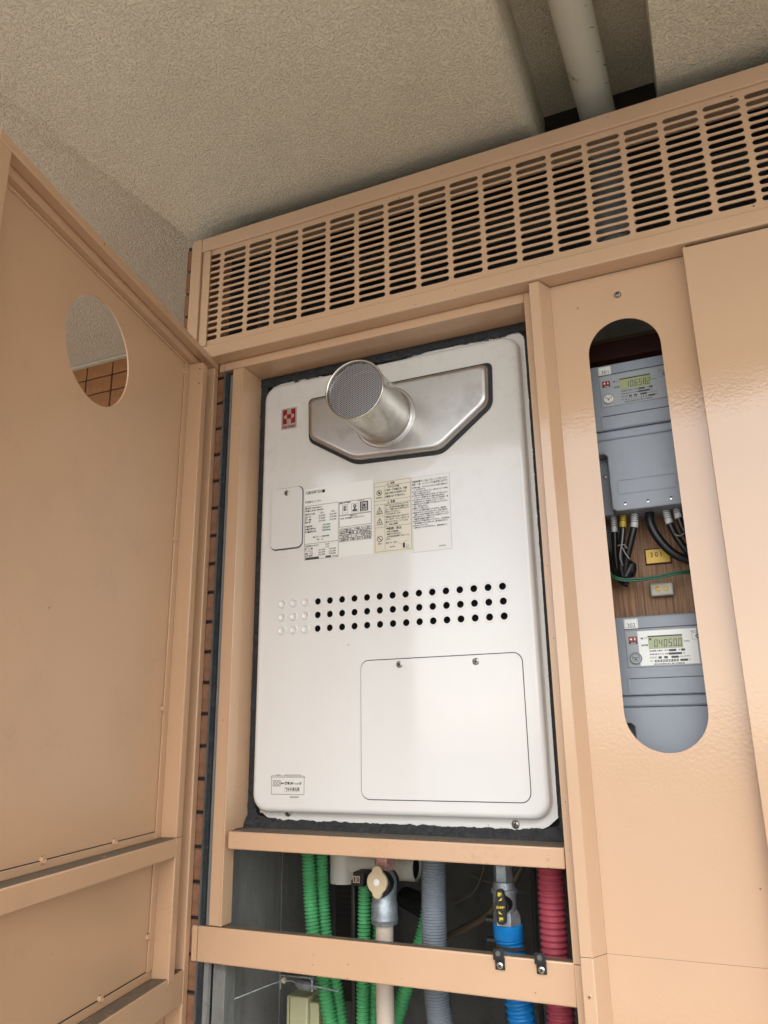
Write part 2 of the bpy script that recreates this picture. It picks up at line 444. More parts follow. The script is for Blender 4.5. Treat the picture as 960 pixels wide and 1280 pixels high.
def corrugated(pts, rad, pitch, depth, n=20, sharp=False):
    step = pitch / 8
    c0 = catmull(pts, step*0.5); c = [c0[0]]; acc = 0.0
    for a, b in zip(c0[:-1], c0[1:]):
        sl = (b-a).length; pos = 0.0
        while acc + (sl-pos) >= step:
            pos += step-acc; acc = 0.0; c.append(a.lerp(b, pos/sl))
        acc += sl-pos
    L = 0; rr = []
    for i, p in enumerate(c):
        if i: L += (p - c[i-1]).length
        ph = (L / pitch) % 1
        k = (0.5 + 0.5*math.cos(2*math.pi*ph)) ** 0.75
        rr.append(rad - depth*(1-k))
    return MB().tube(c, rr, n)

def screw_mesh(p, rr=0.004, h=0.0018, axis=(0, -1, 0)):
    mb = MB().lathe(p, axis, [(-0.002, rr*0.6), (0, rr*0.98), (h*0.5, rr), (h*0.85, rr*0.8), (h, rr*0.5)], 20)
    return mb
def cross_mesh(p, rr, h, ax='y'):
    x, y, z = p; mb = MB(); t = rr*0.16; l = rr*0.6; yy = y - h - 0.0002
    a = R(random.uniform(0, 90)); pts = []
    for k in (0, 1):
        ca, sa = math.cos(a+k*math.pi/2), math.sin(a+k*math.pi/2)
        q = [(-l, -t), (l, -t), (l, t), (-l, t)]
        mb.add([(x+u*ca-v_*sa, yy - 0.0001*k, z+u*sa+v_*ca) for u, v_ in q], [(0, 1, 2, 3)])
    return mb
def add_screw(parent, p, rr=0.004, h=0.0018, m='screw', name='screw', nested=False, slot_m='ink'):
    s = (sub if nested else obj)(name, screw_mesh(p, rr, h), M[m], parent, smooth=True)
    sub('cross_slot', cross_mesh(p, rr, h), M[slot_m], s) if not nested else None
    return s

# ================================================================== SETTING
def lin(a, b, n): return [a + (b-a)*i/n for i in range(n+1)]
# balcony ceiling with its pipe recess: a slab whose underside is z = 0.92, rounded up towards the wall and towards the recess
ZC, ZR = 0.92, 1.04
def edge_l(y): return -0.8331 + (y - 0.017) * (0.8331 - 0.8727) / (0.017 + 0.389) * -1
def ceil_z(x, y):
    def arc(t, rad, top):            # t: distance past the start of the rounding
        if t <= 0: return 0
        if t >= rad: return top
        return min(top, rad - math.sqrt(rad*rad - t*t))
    t_ = max(0, y + 0.050)
    dy = 1.3*t_*t_ if t_ < 0.085 else 0.0093925 + 0.221*(t_-0.085)
    dy *= min(1, max(0, (x + 0.82) / 0.10))
    dx = 0
    if -0.195 < x <= 0.0207:
        dx = arc(x + 0.195, 0.030, 0.12)
        if x > -0.1652: dx = 0.12
    if y < -1.02: dx = dx
    return ZC + max(dx, dy)
xs = [-0.845, -0.82, -0.80, -0.78, -0.76, -0.74, -0.72] + lin(-0.70, -0.195, 10) + [ -0.195 + 0.030*math.sin(R(90*i/10)) for i in range(1, 10)] + [-0.1653, -0.1650, -0.08, 0.0, 0.0200, 0.0214, 0.03, 0.1, 0.4, 1.6]
ys = [-1.08, -0.8, -0.5, -0.3, -0.15, -0.10] + lin(-0.05, 0.128, 20)
mb = MB()
vs = []
for j, y in enumerate(ys):
    for i, x in enumerate(xs):
        vs.append((x if i else edge_l(min(y, 0.03)), y, ceil_z(x, y)))
fs = []
nx = len(xs)
for j in range(len(ys)-1):
    for i in range(nx-1):
        fs.append((j*nx+i, j*nx+i+1, (j+1)*nx+i+1, (j+1)*nx+i))
mb.add(vs, fs)
ceiling = structure(obj('ceiling', mb, M['stucco'], smooth=True, angle=50, recalc=False))
# outer edge of the slab and its upper side
mb = MB().box(-2.6, 1.6, -1.16, -1.081, ZC-0.03, ZC+0.3)
structure(obj('ceiling_edge', mb, M['stucco'], bevel=0.01))
mb = MB().box(-2.6, 2.0, -1.15, 0.9, 1.16, 1.35)
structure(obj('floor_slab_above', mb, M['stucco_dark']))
# higher, plainer soffit beyond the slab's left edge
mb = MB().add([(-2.6, -1.08, 1.035), (-0.755, -1.08, 1.035), (-0.755, 0.5, 1.035), (-2.6, 0.5, 1.035)], [(0, 1, 2, 3)])
structure(obj('side_ceiling', mb, M['stucco_far'], recalc=False))
mb = MB().add([(edge_l(-1.08), -1.08, ZC), (edge_l(0.03), 0.03, ZC), (edge_l(0.03), 0.03, 1.034), (edge_l(-1.08), -1.08, 1.034)], [(0, 1, 2, 3)])
structure(obj('ceiling_side_face', mb, M['stucco_far'], recalc=False))
# near-black box standing in for the dark void where the recess ends
structure(obj('recess_void_box', MB().box(-0.83, 1.6, 0.1285, 0.22, 0.94, 1.158), M['dark_board']))
# ground, balcony floor, parapet (behind the camera, they bounce the light)
mb = MB().add([(-400, -400, -8), (400, -400, -8), (400, 400, -8), (-400, 400, -8)], [(0, 1, 2, 3)])
structure(obj('ground', mb, M['ground']))
structure(obj('floor', MB().box(-2.6, 2.0, -1.45, 0.9, -1.65, -1.45), M['floor']))
pw = thing('parapet_wall', 'low rendered parapet wall along the outer edge of the walkway', 'wall', (0, -1.5, -1.45))
obj('wall_body', MB().box(-2.6, 2.0, -1.54, -1.42, -1.449, -0.80), M['parapet'], pw, bevel=0.008)
obj('coping', MB().box(-2.62, 2.02, -1.56, -1.40, -0.798, -0.75), M['parapet'], pw, bevel=0.006)

# ------------------------------------------------------------------ tiled walls
def tile_piece(name, x0, x1, z0, z1, yf, m, parent, cache={}):
    key = (round(x1-x0, 4), round(z1-z0, 4), m)
    if key not in cache:
        hw, hh = (x1-x0)/2, (z1-z0)/2
        me = bpy.data.meshes.new('tile'); b = 0.0012
        mb = MB().rings([[(-hw, 0.006, -hh), (hw, 0.006, -hh), (hw, 0.006, hh), (-hw, 0.006, hh)],
                         [(-hw, b, -hh), (hw, b, -hh), (hw, b, hh), (-hw, b, hh)],
                         [(-hw+b, 0, -hh+b), (hw-b, 0, -hh+b), (hw-b, 0, hh-b), (-hw+b, 0, hh-b)]], False, True)
        me.from_pydata(mb.v, [], mb.f)
        bm = bmesh.new(); bm.from_mesh(me); bmesh.ops.recalc_face_normals(bm, faces=bm.faces); bm.to_mesh(me); bm.free()
        me.materials.append(m); cache[key] = me
    o = link(bpy.data.objects.new('tile', cache[key])); o.parent = parent
    base = Vector(parent['base'])
    o.location = Vector(((x0+x1)/2 + random.uniform(-.0004, .0004), yf + random.uniform(-.0004, .0004), (z0+z1)/2)) - base
    o.rotation_euler = (random.uniform(-.004, .004), 0, random.uniform(-.006, .006))
    return o
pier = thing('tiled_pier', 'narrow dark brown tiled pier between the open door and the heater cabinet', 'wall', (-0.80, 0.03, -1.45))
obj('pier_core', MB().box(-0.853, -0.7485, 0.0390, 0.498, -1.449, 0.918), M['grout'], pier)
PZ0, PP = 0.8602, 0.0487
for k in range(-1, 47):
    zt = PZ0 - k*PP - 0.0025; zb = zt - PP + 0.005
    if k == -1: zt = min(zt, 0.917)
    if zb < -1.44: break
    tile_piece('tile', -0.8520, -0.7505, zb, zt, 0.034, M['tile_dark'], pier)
far = thing('tiled_wall', 'orange brown tiled wall with dark joints seen through the round door hole', 'wall', (-1.7, 0.51, -1.45))
obj('wall_core', MB().box(-2.6, -0.842, 0.5055, 0.9, -1.449, 1.034), M['grout'], far)
obj('edge_trim', MB().box(-2.6, -0.845, 0.488, 0.505, 1.026, 1.0335), M['trim'], far, bevel=0.002)
stuff = MB(); VP0, VPX = -1.4748, 0.0952
for rr_ in range(0, 52):
    zt = 1.0345 + 0.0 - rr_*0.0495 - 0.0022; zb = zt - 0.0495 + 0.0044
    if rr_ == 0: zt = 1.026
    for c_ in range(-12, 7):
        x0 = VP0 + c_*VPX + 0.0022; x1 = x0 + VPX - 0.0044
        if x0 < -2.6 or x1 > -0.84: continue
        if rr_ < 15: tile_piece('tile', x0, x1, zb, zt, 0.5, M['tile'], far)
        else: stuff.box(x0, x1, 0.5, 0.506, zb, zt)
so = obj('lower_tiles', stuff, M['tile'], far); so['kind'] = 'stuff'

# ------------------------------------------------------------------ shaft interior
sh = thing('shaft_walls', 'grey board marked concrete walls of the dark pipe shaft behind the rails', 'wall', (-0.75, 0.3, -1.45))
cuts = [0.045, 0.148, 0.259, 0.36, 0.46, 0.60]
for a, b in zip(cuts[:-1], cuts[1:]):
    dx = random.uniform(-.0008, .0008)
    obj('concrete_board_mark', MB().box(-0.748+dx, -0.7445+dx, a+0.0008, b-0.0008, -1.449, 0.62), M['concrete'], sh)
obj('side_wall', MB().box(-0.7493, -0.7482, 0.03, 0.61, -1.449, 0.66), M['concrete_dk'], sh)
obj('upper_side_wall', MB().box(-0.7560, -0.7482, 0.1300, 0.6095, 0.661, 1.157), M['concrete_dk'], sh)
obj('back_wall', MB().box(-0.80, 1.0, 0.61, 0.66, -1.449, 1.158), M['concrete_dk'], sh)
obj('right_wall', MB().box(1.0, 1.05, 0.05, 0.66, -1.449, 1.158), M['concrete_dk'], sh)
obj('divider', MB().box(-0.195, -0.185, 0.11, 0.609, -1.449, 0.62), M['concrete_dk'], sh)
obj('left_jamb_concrete', MB().box(-0.7407, -0.733, 0.038, 0.045, -1.449, 0.62), M['concrete'], sh)
obj('wall_sealant', MB().box(-0.7500, -0.7408, 0.0335, 0.0445, -1.449, 0.62), M['sealant'], sh)
fit = thing('shaft_pipe_bend', 'pale grey pipe bend half hidden behind the right part of the slotted grille', 'pipe', (-0.07, 0.2, 0.8))
obj('elbow', MB().tube(catmull([(-0.072, 0.14, 0.955), (-0.072, 0.18, 0.945), (-0.072, 0.20, 0.90), (-0.072, 0.20, 0.74), (-0.072, 0.20, 0.66)], 0.012), 0.030, 24), M['concrete'], fit, smooth=True)
obj('socket', MB().lathe((-0.072, 0.20, 0.80), (0, 0, 1), [(0, 0.030), (0.001, 0.035), (0.05, 0.035), (0.051, 0.030)], 28), M['concrete'], fit, smooth=True)
bd = thing('plywood_box', 'pale timber block visible behind the left columns of the slotted grille', 'box', (-0.79, 0.15, 0.72))
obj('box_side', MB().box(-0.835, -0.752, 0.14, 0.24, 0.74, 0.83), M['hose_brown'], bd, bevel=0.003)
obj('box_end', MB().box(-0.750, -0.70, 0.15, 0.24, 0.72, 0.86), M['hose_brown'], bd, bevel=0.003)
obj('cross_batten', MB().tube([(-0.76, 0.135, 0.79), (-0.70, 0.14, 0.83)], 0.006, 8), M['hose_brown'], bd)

# ------------------------------------------------------------------ pipe under the ceiling recess
cp = thing('ceiling_pipe', 'pale scuffed pipe running in the ceiling recess above the slotted grille', 'pipe', (-0.07, -0.5, 0.98))
obj('pipe_run', MB().tube([(-0.105, -1.05, 0.985), (-0.091, -0.6, 0.982), (-0.0785, -0.2, 0.979), (-0.0715, 0.135, 0.976)], 0.0285, 32), M['pvc'], cp, smooth=True)
for k, y in enumerate((-0.19, -0.16, -0.10, -0.055, -0.02, 0.01)):
    a = R(random.uniform(-60, -20))
    p = Vector((-0.0743 + y*0.018 + 0.0286*math.cos(a), y, 0.979 + 0.0286*math.sin(a)))
    sc_ = obj('scuff_mark', MB().tube([p, p + Vector((0.004, 0.004, 0.003)), p + Vector((0.0055, 0.010, 0.007))], 0.0006, 5), M['concrete_dk'], cp)

# ================================================================== CABINET FRAME
fr = thing('steel_enclosure', 'peach painted steel cabinet frame with slotted ventilation grille round the white heater', 'cabinet', (-0.45, 0.03, -1.45))
P_ = M['paint']
XR = 1.0
mb = MB(); n = 6
prof = [(-0.8145, 0.60), (-0.7925, 0.60), (-0.7925, 0.8946)] + [(-0.8085 + 0.006*math.cos(R(90+90*i/n)), 0.8886 + 0.006*math.sin(R(90+90*i/n))) for i in range(n+1)]
mb.rings([[(x, 0.0, z) for x, z in prof], [(x, 0.05, z) for x, z in prof]])
obj('left_stile', mb, P_, fr, bevel=0.0012)
obj('top_rail', MB().box(-0.7921, XR, 0.0005, 0.055, 0.8668, 0.8946), P_, fr, bevel=0.0015)
obj('header_beam', MB().box(-0.7921, XR, 0.0005, 0.0345, 0.6425, 0.6674), P_, fr, bevel=0.0022, seg=3)
obj('header_flange', MB().box(-0.7921, XR, 0.0075, 0.012, 0.6678, 0.6815), P_, fr)
obj('grille_trim', MB().box(-0.7870, -0.7720, 0.0012, 0.0045, 0.6684, 0.8650), P_, fr, bevel=0.0006)
# slotted grille
holes = []
PX_, LEN, HT = 0.0547, 0.0482, 0.0088
for c_ in range(0, 33):
    xc = -0.7206 + PX_*(c_-1)
    if xc + LEN/2 > XR - 0.02: break
    for k in range(14):
        zc = 0.8521 - k*0.01293
        x0, x1 = xc - LEN/2, xc + LEN/2
        if c_ == 0: x0 = -0.785
        holes.append(slot(x0, x1, zc, HT))
g = plate([(-0.7912, 0.6680), (XR, 0.6680), (XR, 0.8664), (-0.7912, 0.8664)], holes, 0.0050, 0.0066)
gr = obj('vent_grille', g, P_, fr)
for x, z in ((-0.395, 0.859), (0.115, 0.8605), (0.119, 0.676)):
    o = sub('pin_hole', MB().lathe((x, 0.005, z), (0, -1, 0), [(0, 0.0012), (0.0002, 0.0009)], 10), M['ink'], gr)
# niche
obj('lintel', MB().box(-0.7600, -0.2052, 0.030, 0.098, 0.6263, 0.6423), P_, fr, bevel=0.001)
obj('left_post', MB().box(-0.7311, -0.7106, 0.0302, 0.055, -0.2672, 0.6261), P_, fr, bevel=0.0012)
obj('post_lip', MB().box(-0.7104, -0.7079, 0.0285, 0.0548, -0.2668, 0.6259), P_, fr, bevel=0.0008)
obj('left_reveal', MB().box(-0.7102, -0.7084, 0.055, 0.105, -0.138, 0.6262), P_, fr)
obj('right_jamb', MB().box(-0.2050, -0.1900, 0.0302, 0.105, -0.270, 0.6421), P_, fr, bevel=0.0008)
obj('lower_jamb', MB().box(-0.2035, -0.1900, 0.0302, 0.060, -1.449, -0.2705), P_, fr)
def tilt_box(x0, x1, y0, y1, z0, z1, dz):
    mb = MB().box(x0, x1, y0, y1, z0, z1)
    mb.v = [(x, y, z + (dz if x > (x0+x1)/2 else 0)) for x, y, z in mb.v]; return mb
sill = obj('sill', tilt_box(-0.7015, -0.2055, 0.0275, 0.100, -0.1626, -0.1378, -0.003), P_, fr, bevel=0.0018)
for x, z in ((-0.6885, -0.1492), (-0.2255, -0.1535)):
    sub('rivet', MB().lathe((x, 0.0276, z), (0, -1, 0), [(0, 0.0034), (0.0008, 0.003), (0.001, 0.0014), (0.0004, 0.0010)], 16), P_, sill, smooth=True)
obj('lower_rail', MB().box(-0.7602, -0.2033, 0.0300, 0.046, -0.3160, -0.2682), P_, fr, bevel=0.0022, seg=3)
obj('second_post', MB().box(-0.7311, -0.7104, 0.047, 0.075, -1.449, -0.317), M['concrete'], fr, bevel=0.001)

# ------------------------------------------------------------------ fixed cover with the viewing slot (upper) and lower cover
def bent_cover(z0, z1, pill, name, label):
    t = thing(name, label, 'panel', (-0.07, 0.02, z0))
    pts = [(-0.1960, 0.0295), (-0.1912, 0.0060), (-0.1767, 0.0060), (-0.1641, 0.0318)]
    th = 0.0016
    inner = [(-0.1944, 0.0296), (-0.1898, 0.0076), (-0.1777, 0.0076), (-0.1657, 0.0334)]
    loop = pts + list(reversed(inner))
    mb = MB().rings([[(x, y, z0) for x, y in loop], [(x, y, z1) for x, y in loop]])
    obj('folded_edge', mb, M['panel_paint'], t, bevel=0.0012, seg=3)
    holes = []
    if pill:
        rr = 0.0492; p = []
        for cz, a0 in ((0.565-rr, 0), (-0.0295+rr, 180)):
            for i in range(25):
                a = R(a0 + 180*i/24); p.append((-0.0685 + rr*math.cos(a), cz + rr*math.sin(a)))
        holes = [p]
    obj('flat_sheet', plate([(-0.1643, z0), (0.0255, z0), (0.0255, z1), (-0.1643, z1)], holes, 0.0318, 0.0334), M['panel_paint'], t)
    obj('side_return', MB().box(0.0255, 0.0275, 0.0072, 0.0334, z0, z1), M['panel_paint'], t)
    return t
uc = bent_cover(-0.2553, 0.6415, True, 'meter_cover_panel', 'tall peach steel cover with a pill shaped window over the two meters')
add_screw(uc, (-0.0690, 0.0318, 0.6036), 0.0048, 0.005, name='hex_bolt')
lc = bent_cover(-1.449, -0.2556, False, 'lower_cover_panel', 'peach steel cover below the seam under the pill shaped window')
add_screw(lc, (-0.1840, 0.0060, -0.2955), 0.003, 0.0008, m='paint', name='painted_screw', slot_m='hose_brown')
rp = thing('right_cover_panel', 'large plain glossy peach panel at the right edge beside the meter cover', 'panel', (0.5, 0.006, -1.4))
obj('sheet', MB().box(0.0240, XR, 0.0055, 0.0071, -1.449, 0.6385), M['panel_paint'], rp, bevel=0.0007)
obj('left_return', MB().box(0.0240, 0.0254, 0.0073, 0.0312, -1.449, 0.6383), M['panel_paint'], rp)

# ================================================================== OPEN DOOR (local axes: X out from the hinge, Y towards the seen inner side)
A0 = R(11.25)
dr = thing('hinged_door', 'open peach steel cabinet door with a round hole and welded inner rails', 'door', (-0.7565, 0.0, 0.0), rotz=-(math.pi/2 - A0), local=True)
D_ = M['door_paint']
ZT, ZB = 0.643, -1.30
# sheet in local XZ, at y = -0.0275
pan = plate([(-0.0320, ZB), (0.5455, ZB), (0.5455, ZT-0.0005), (-0.0320, ZT-0.0005)], [circle(0.288, 0.508, 0.0768, 72)], -0.0290, -0.0275)
sk = obj('outer_sheet', pan, D_, dr)
sub('hole_edge', MB().add([(0.288+q*math.cos(2*math.pi*i/72), y, 0.508+q*math.sin(2*math.pi*i/72)) for (q, y) in ((0.0772, -0.0273), (0.0763, -0.0272), (0.0760, -0.0294), (0.0772, -0.0294)) for i in range(72)],
    [(k*72+i, k*72+(i+1) % 72, ((k+1) % 4)*72+(i+1) % 72, ((k+1) % 4)*72+i) for k in range(4) for i in range(72)]), D_, sk, smooth=True)
obj('hinge_stile', MB().box(-0.0328, -0.0165, -0.0272, -0.0002, ZB, 0.6300), D_, dr, bevel=0.002, seg=3)
obj('inner_stile', MB().box(0.0122, 0.0300, -0.0273, 0.0, -0.1424, 0.6170), D_, dr, bevel=0.0016, seg=3)
obj('inner_stile', MB().box(0.0122, 0.0300, -0.0273, 0.0, -0.3300, -0.1426), D_, dr, bevel=0.0016, seg=3)
obj('middle_rail', MB().box(0.0303, 0.5225, -0.0273, 0.0006, -0.1688, -0.1426), D_, dr, bevel=0.0022, seg=3)
obj('bottom_rail', MB().box(-0.0306, 0.5225, -0.0272, -0.0008, -0.3680, -0.3229), D_, dr, bevel=0.0022, seg=3)
obj('top_rail', MB().box(-0.0322, 0.5455, -0.0163, 0.0004, 0.6300, 0.6430), D_, dr, bevel=0.0016)
obj('top_channel', MB().box(-0.0320, 0.5453, -0.0272, -0.0166, 0.6172, 0.6426), D_, dr)
obj('top_strip', MB().box(0.030, 0.5225, -0.0273, -0.0255, 0.612, 0.6170), D_, dr, bevel=0.0006)
obj('far_stile', MB().box(0.5230, 0.5456, -0.0272, -0.0001, ZB, 0.6298), D_, dr, bevel=0.0018, seg=3)
obj('retainer_strip', MB().box(0.0302, 0.0450, -0.0273, -0.0248, -0.1422, 0.6118), D_, dr, bevel=0.0010)
obj('retainer_strip', MB().box(0.0302, 0.0450, -0.0273, -0.0248, -0.3120, -0.1690), D_, dr, bevel=0.0010)
obj('retainer_strip', MB().box(0.0453, 0.5225, -0.0273, -0.0258, -0.1424, -0.1330), D_, dr, bevel=0.0005)
obj('retainer_strip', MB().box(0.0453, 0.5225, -0.0273, -0.0258, -0.3227, -0.3120), D_, dr, bevel=0.0005)
sd = obj('seam_line', MB().box(0.0455, 0.5225, -0.0274, -0.0268, -0.1329, -0.1319), M['ink'], dr)
obj('seam_line', MB().box(0.0455, 0.5225, -0.0274, -0.0268, -0.3119, -0.3109), M['ink'], dr)
for u, z in ((0.301, -0.1322), (0.1528, -0.1322), (0.445, -0.1322), (0.1579, -0.3108), (0.32, -0.3108), (0.0465, -0.268), (0.0455, 0.3014), (0.0465, 0.5946), (0.0465, 0.0387)):
    obj('nail_tab', MB().lathe((u, -0.0258, z), (0, 1, 0), [(-0.002, 0.0046), (0.0012, 0.0044), (0.0022, 0.0034), (0.0016, 0.0015), (0.0010, 0.0010)], 14), D_, dr, smooth=True)
for z in (0.6051, 0.5778):
    obj('rivet_hole', MB().lathe((0.0303, -0.006, z), (1, 0, 0), [(-0.0005, 0.0012), (0.0004, 0.0010)], 10), M['ink'], dr)
# foam packing in the channel by the hinge
mb = MB()
for z0, z1, y0 in ((0.575, 0.612, -0.014), (0.550, 0.573, -0.017), (0.534, 0.549, -0.020)):
    mb.box(-0.0140, 0.0095, -0.0268, y0, z0, z1)
fo = obj('foam_packing', mb, M['foam'], dr, bevel=0.003)

# ================================================================== WATER HEATER
YF = 0.075
ht = thing('water_heater', 'white wall mounted gas water heater with round steel flue in the peach cabinet', 'water heater', (-0.45, 0.1, -0.12))
H_ = M['heater']
obj('body_box', MB().box(-0.690, -0.228, 0.096, 0.36, -0.118, 0.605), M['flange'], ht)
fl = plate([(-0.6955, -0.1040), (-0.6860, -0.1160), (-0.6740, -0.1240), (-0.6600, -0.1275), (-0.62, -0.1285), (-0.5, -0.1282), (-0.4, -0.1290), (-0.2731, -0.1305), (-0.2500, -0.1300), (-0.2360, -0.1240), (-0.2225, -0.1130), (-0.2205, 0.300), (-0.2205, 0.5930), (-0.2225, 0.6040), (-0.2290, 0.6120), (-0.2400, 0.6160),
            (-0.345, 0.6125), (-0.405, 0.6130), (-0.425, 0.6080), (-0.58, 0.6085), (-0.60, 0.6125), (-0.6650, 0.6125), (-0.6850, 0.6080), (-0.6955, 0.592)], [], 0.092, 0.0945)
obj('mounting_flange', fl, M['flange'], ht, bevel=0.0008)
# pressed front cover: side wall lofted from rounded rectangles, flat front with punched holes
cx0, cx1, cz0, cz1 = -0.6935, -0.2285, -0.1155, 0.6025
def cov(inset, y): return [(x, y, z) for x, z in rrect(cx0+inset, cx1-inset, cz0+inset, cz1-inset, 0.026-inset*0.6, 8)]
rings = [cov(-0.0012, 0.0935), cov(-0.0008, 0.0915), cov(0.0, 0.0895)]
for i in range(0, 9):
    a = R(90*i/8); rings.append(cov(0.0085*(1-math.cos(a)), 0.0835 - 0.0085*math.sin(a)))
rings.append(cov(0.0098, YF))
front = plate(rrect(cx0+0.0098, cx1-0.0098, cz0+0.0098, cz1-0.0098, 0.026-0.0098*0.6, 8),
              [circle(-0.5795+0.02171*i, zz-0.00014*i, 0.0053, 20) for zz in (0.2038, 0.1820, 0.1603) for i in range(15)], YF, YF+0.001)
cover = MB().rings(rings, False, False)
co = obj('front_cover', cover, H_, ht, smooth=True, angle=60)
# the front sheet, same paint
cf = obj('cover_face', front, H_, ht)
obj('hole_dark_sheet', MB().box(-0.590, -0.262, YF+0.012, YF+0.0125, 0.148, 0.215), M['black'], ht)  # black sheet stands in for the unlit interior behind the holes
# rims pressed round the holes, and nine blank knock-outs
rim = MB()
for zz in (0.2038, 0.1820, 0.1603):
    for i in range(15):
        rim.lathe((-0.5795+0.02171*i, YF, zz-0.00014*i), (0, -1, 0), [(0.0, 0.0083), (0.0004, 0.0079), (0.0004, 0.0075), (0.0, 0.0071)], 20, False, False)
sub('hole_rims', rim, H_, cf, smooth=True, angle=80)
k0 = None
for zz in (0.2038, 0.1820, 0.1603):
    for i in range(3):
        mb = MB().lathe((-0.6447+0.0216*i, YF, zz+0.0008), (0, -1, 0), [(-0.0006, 0.0076), (0.0010, 0.0072), (0.0019, 0.0064), (0.0019, 0.0056), (0.0006, 0.0048), (0.0004, 0.0)], 24, False, False)
        sub('knockout', mb, H_, cf, smooth=True, angle=80)
# lower access cover
ac = obj('access_cover', plate(rrect(-0.5032, -0.2535, -0.0930, 0.1052, 0.013, 8), [], YF-0.0016, YF+0.0005), H_, ht, bevel=0.0007)
sub('shadow_gap', plate(rrect(-0.5042, -0.2525, -0.0942, 0.1066, 0.0138, 8), [rrect(-0.5033, -0.2534, -0.0931, 0.1053, 0.013, 8)], YF-0.0004, YF+0.0002), M['ink_shadow_grey'], ac)
for x, z in ((-0.4391, 0.0974), (-0.3205, 0.0959)):
    add_screw(ht, (x, YF-0.0016, z), 0.0050, 0.0018)
# small rating-side cover
sc = obj('small_cover', plate(rrect(-0.6690, -0.6100, 0.2975, 0.4030, 0.0095, 6), [], YF-0.0032, YF+0.0004), H_, ht, bevel=0.0012)
sub('shadow_gap', plate(rrect(-0.6702, -0.6086, 0.2956, 0.4042, 0.0105, 6), [rrect(-0.6691, -0.6099, 0.2974, 0.4031, 0.0095, 6)], YF-0.0005, YF+0.0002), M['ink_shadow_grey'], sc)
add_screw(ht, (-0.6395, YF-0.0032, 0.3938), 0.0046, 0.0018)
for x, z in ((-0.6352, 0.6075), (-0.2801, 0.6098), (-0.6364, -0.1165), (-0.2808, -0.1228)):
    add_screw(ht, (x, 0.092, z), 0.0055, 0.0028)
# exhaust cover plate
def round_poly(pts, rad, n=5):
    res = []; N = len(pts)
    for i in range(N):
        p = Vector(pts[i]).to_2d(); a = (Vector(pts[i-1]).to_2d() - p); b = (Vector(pts[(i+1) % N]).to_2d() - p)
        q = min(rad[i] if isinstance(rad, (list, tuple)) else rad, a.length*0.45, b.length*0.45)
        s0, s1 = p + a.normalized()*q, p + b.normalized()*q
        for k in range(n+1):
            t = k/n; res.append(tuple(s0*(1-t)**2 + p*2*t*(1-t) + s1*t*t))
    return res
def grow(pts, d_):
    N = len(pts); res = []
    for i in range(N):
        p0, p1, p2 = Vector(pts[i-1]).to_2d(), Vector(pts[i]).to_2d(), Vector(pts[(i+1) % N]).to_2d()
        e1, e2 = (p1-p0).normalized(), (p2-p1).normalized()
        n1, n2 = Vector((e1.y, -e1.x)), Vector((e2.y, -e2.x))
        m_ = (n1+n2).normalized(); k = d_ / max(0.4, m_.dot(n1)); res.append(tuple(p1 + m_*k))
    return res
base_poly = [(-0.5900, 0.5503), (-0.5885, 0.4860), (-0.5075, 0.4355), (-0.3620, 0.4300), (-0.2835, 0.4910), (-0.2815, 0.5503)]
def pr(d_, y): return [(x, y, z) for x, z in round_poly(grow(base_poly, d_), [0.010, 0.010, 0.012, 0.012, 0.012, 0.010])]
mb = MB().rings([pr(0.0058, YF-0.0012), pr(0.0052, YF-0.0040), pr(0.0040, YF-0.0100), pr(0.0030, YF-0.0125), pr(0.0012, YF-0.0142), pr(-0.0006, YF-0.0150), pr(-0.004, YF-0.0150)])
ep = obj('exhaust_plate', mb, M['steel'], ht, smooth=True, angle=30)
sub('gasket_shadow', MB().rings([pr(0.0100, YF+0.0006), pr(0.0098, YF-0.0030), pr(0.0060, YF-0.0034)], True, True), M['gasket_shadow'], ep, smooth=True)  # black band paints both the gasket and the shadowed gap behind the plate
# flue
FX, FZ = -0.4511, 0.4942
fp = obj('flue_pipe', MB().lathe((FX, 0.062, FZ), (0, -1, 0), [(0.0, 0.0464), (0.1155, 0.0464), (0.1160, 0.0480), (0.1170, 0.0484), (0.1182, 0.0480), (0.1186, 0.0467), (0.1176, 0.0452), (0.1140, 0.0448), (0.02, 0.0448)], 72, False, False), M['pipe_steel'], ht, smooth=True, angle=60)
sub('collar', MB().lathe((FX, 0.0605, FZ), (0, -1, 0), [(0.0, 0.0535), (0.0014, 0.0528), (0.0018, 0.0510), (0.0014, 0.0495), (0.0022, 0.0480), (0.0034, 0.0466), (0.0034, 0.0450)], 72, False, False), M['steel'], fp, smooth=True, angle=60)
sub('flue_dark_disc', MB().lathe((FX, -0.020, FZ), (0, 1, 0), [(0, 0.0437), (0.001, 0.0436)], 48), M['black'], fp)  # black disc stands in for the dark depth of the pipe
# expanded metal mesh over the mouth: two families of fine strands
gm = MB(); Rg = 0.0449; py = -0.0505
for ang, dy in ((58, 0), (-58, 0.0007)):
    ca, sa = math.cos(R(ang)), math.sin(R(ang))
    k = -Rg
    while k < Rg:
        h = math.sqrt(max(0, Rg*Rg - k*k))
        if h > 0.002:
            wv = 0.00042
            P0 = [(k-wv, -h), (k+wv, -h), (k+wv, h), (k-wv, h)]
            q = [(FX + u*ca - v_*sa, FZ + u*sa + v_*ca) for u, v_ in P0]
            gm.rings([[(x, py+dy, z) for x, z in q], [(x, py+dy+0.0007, z) for x, z in q]])
        k += 0.0027
mg = sub('mouth_mesh', gm, M['mesh_wire'], fp)
sub('screw', screw_mesh((FX+0.0440, -0.030, FZ+0.0105), 0.0032, 0.0016, (1, 0, 0.24)), M['screw'], fp, smooth=True)

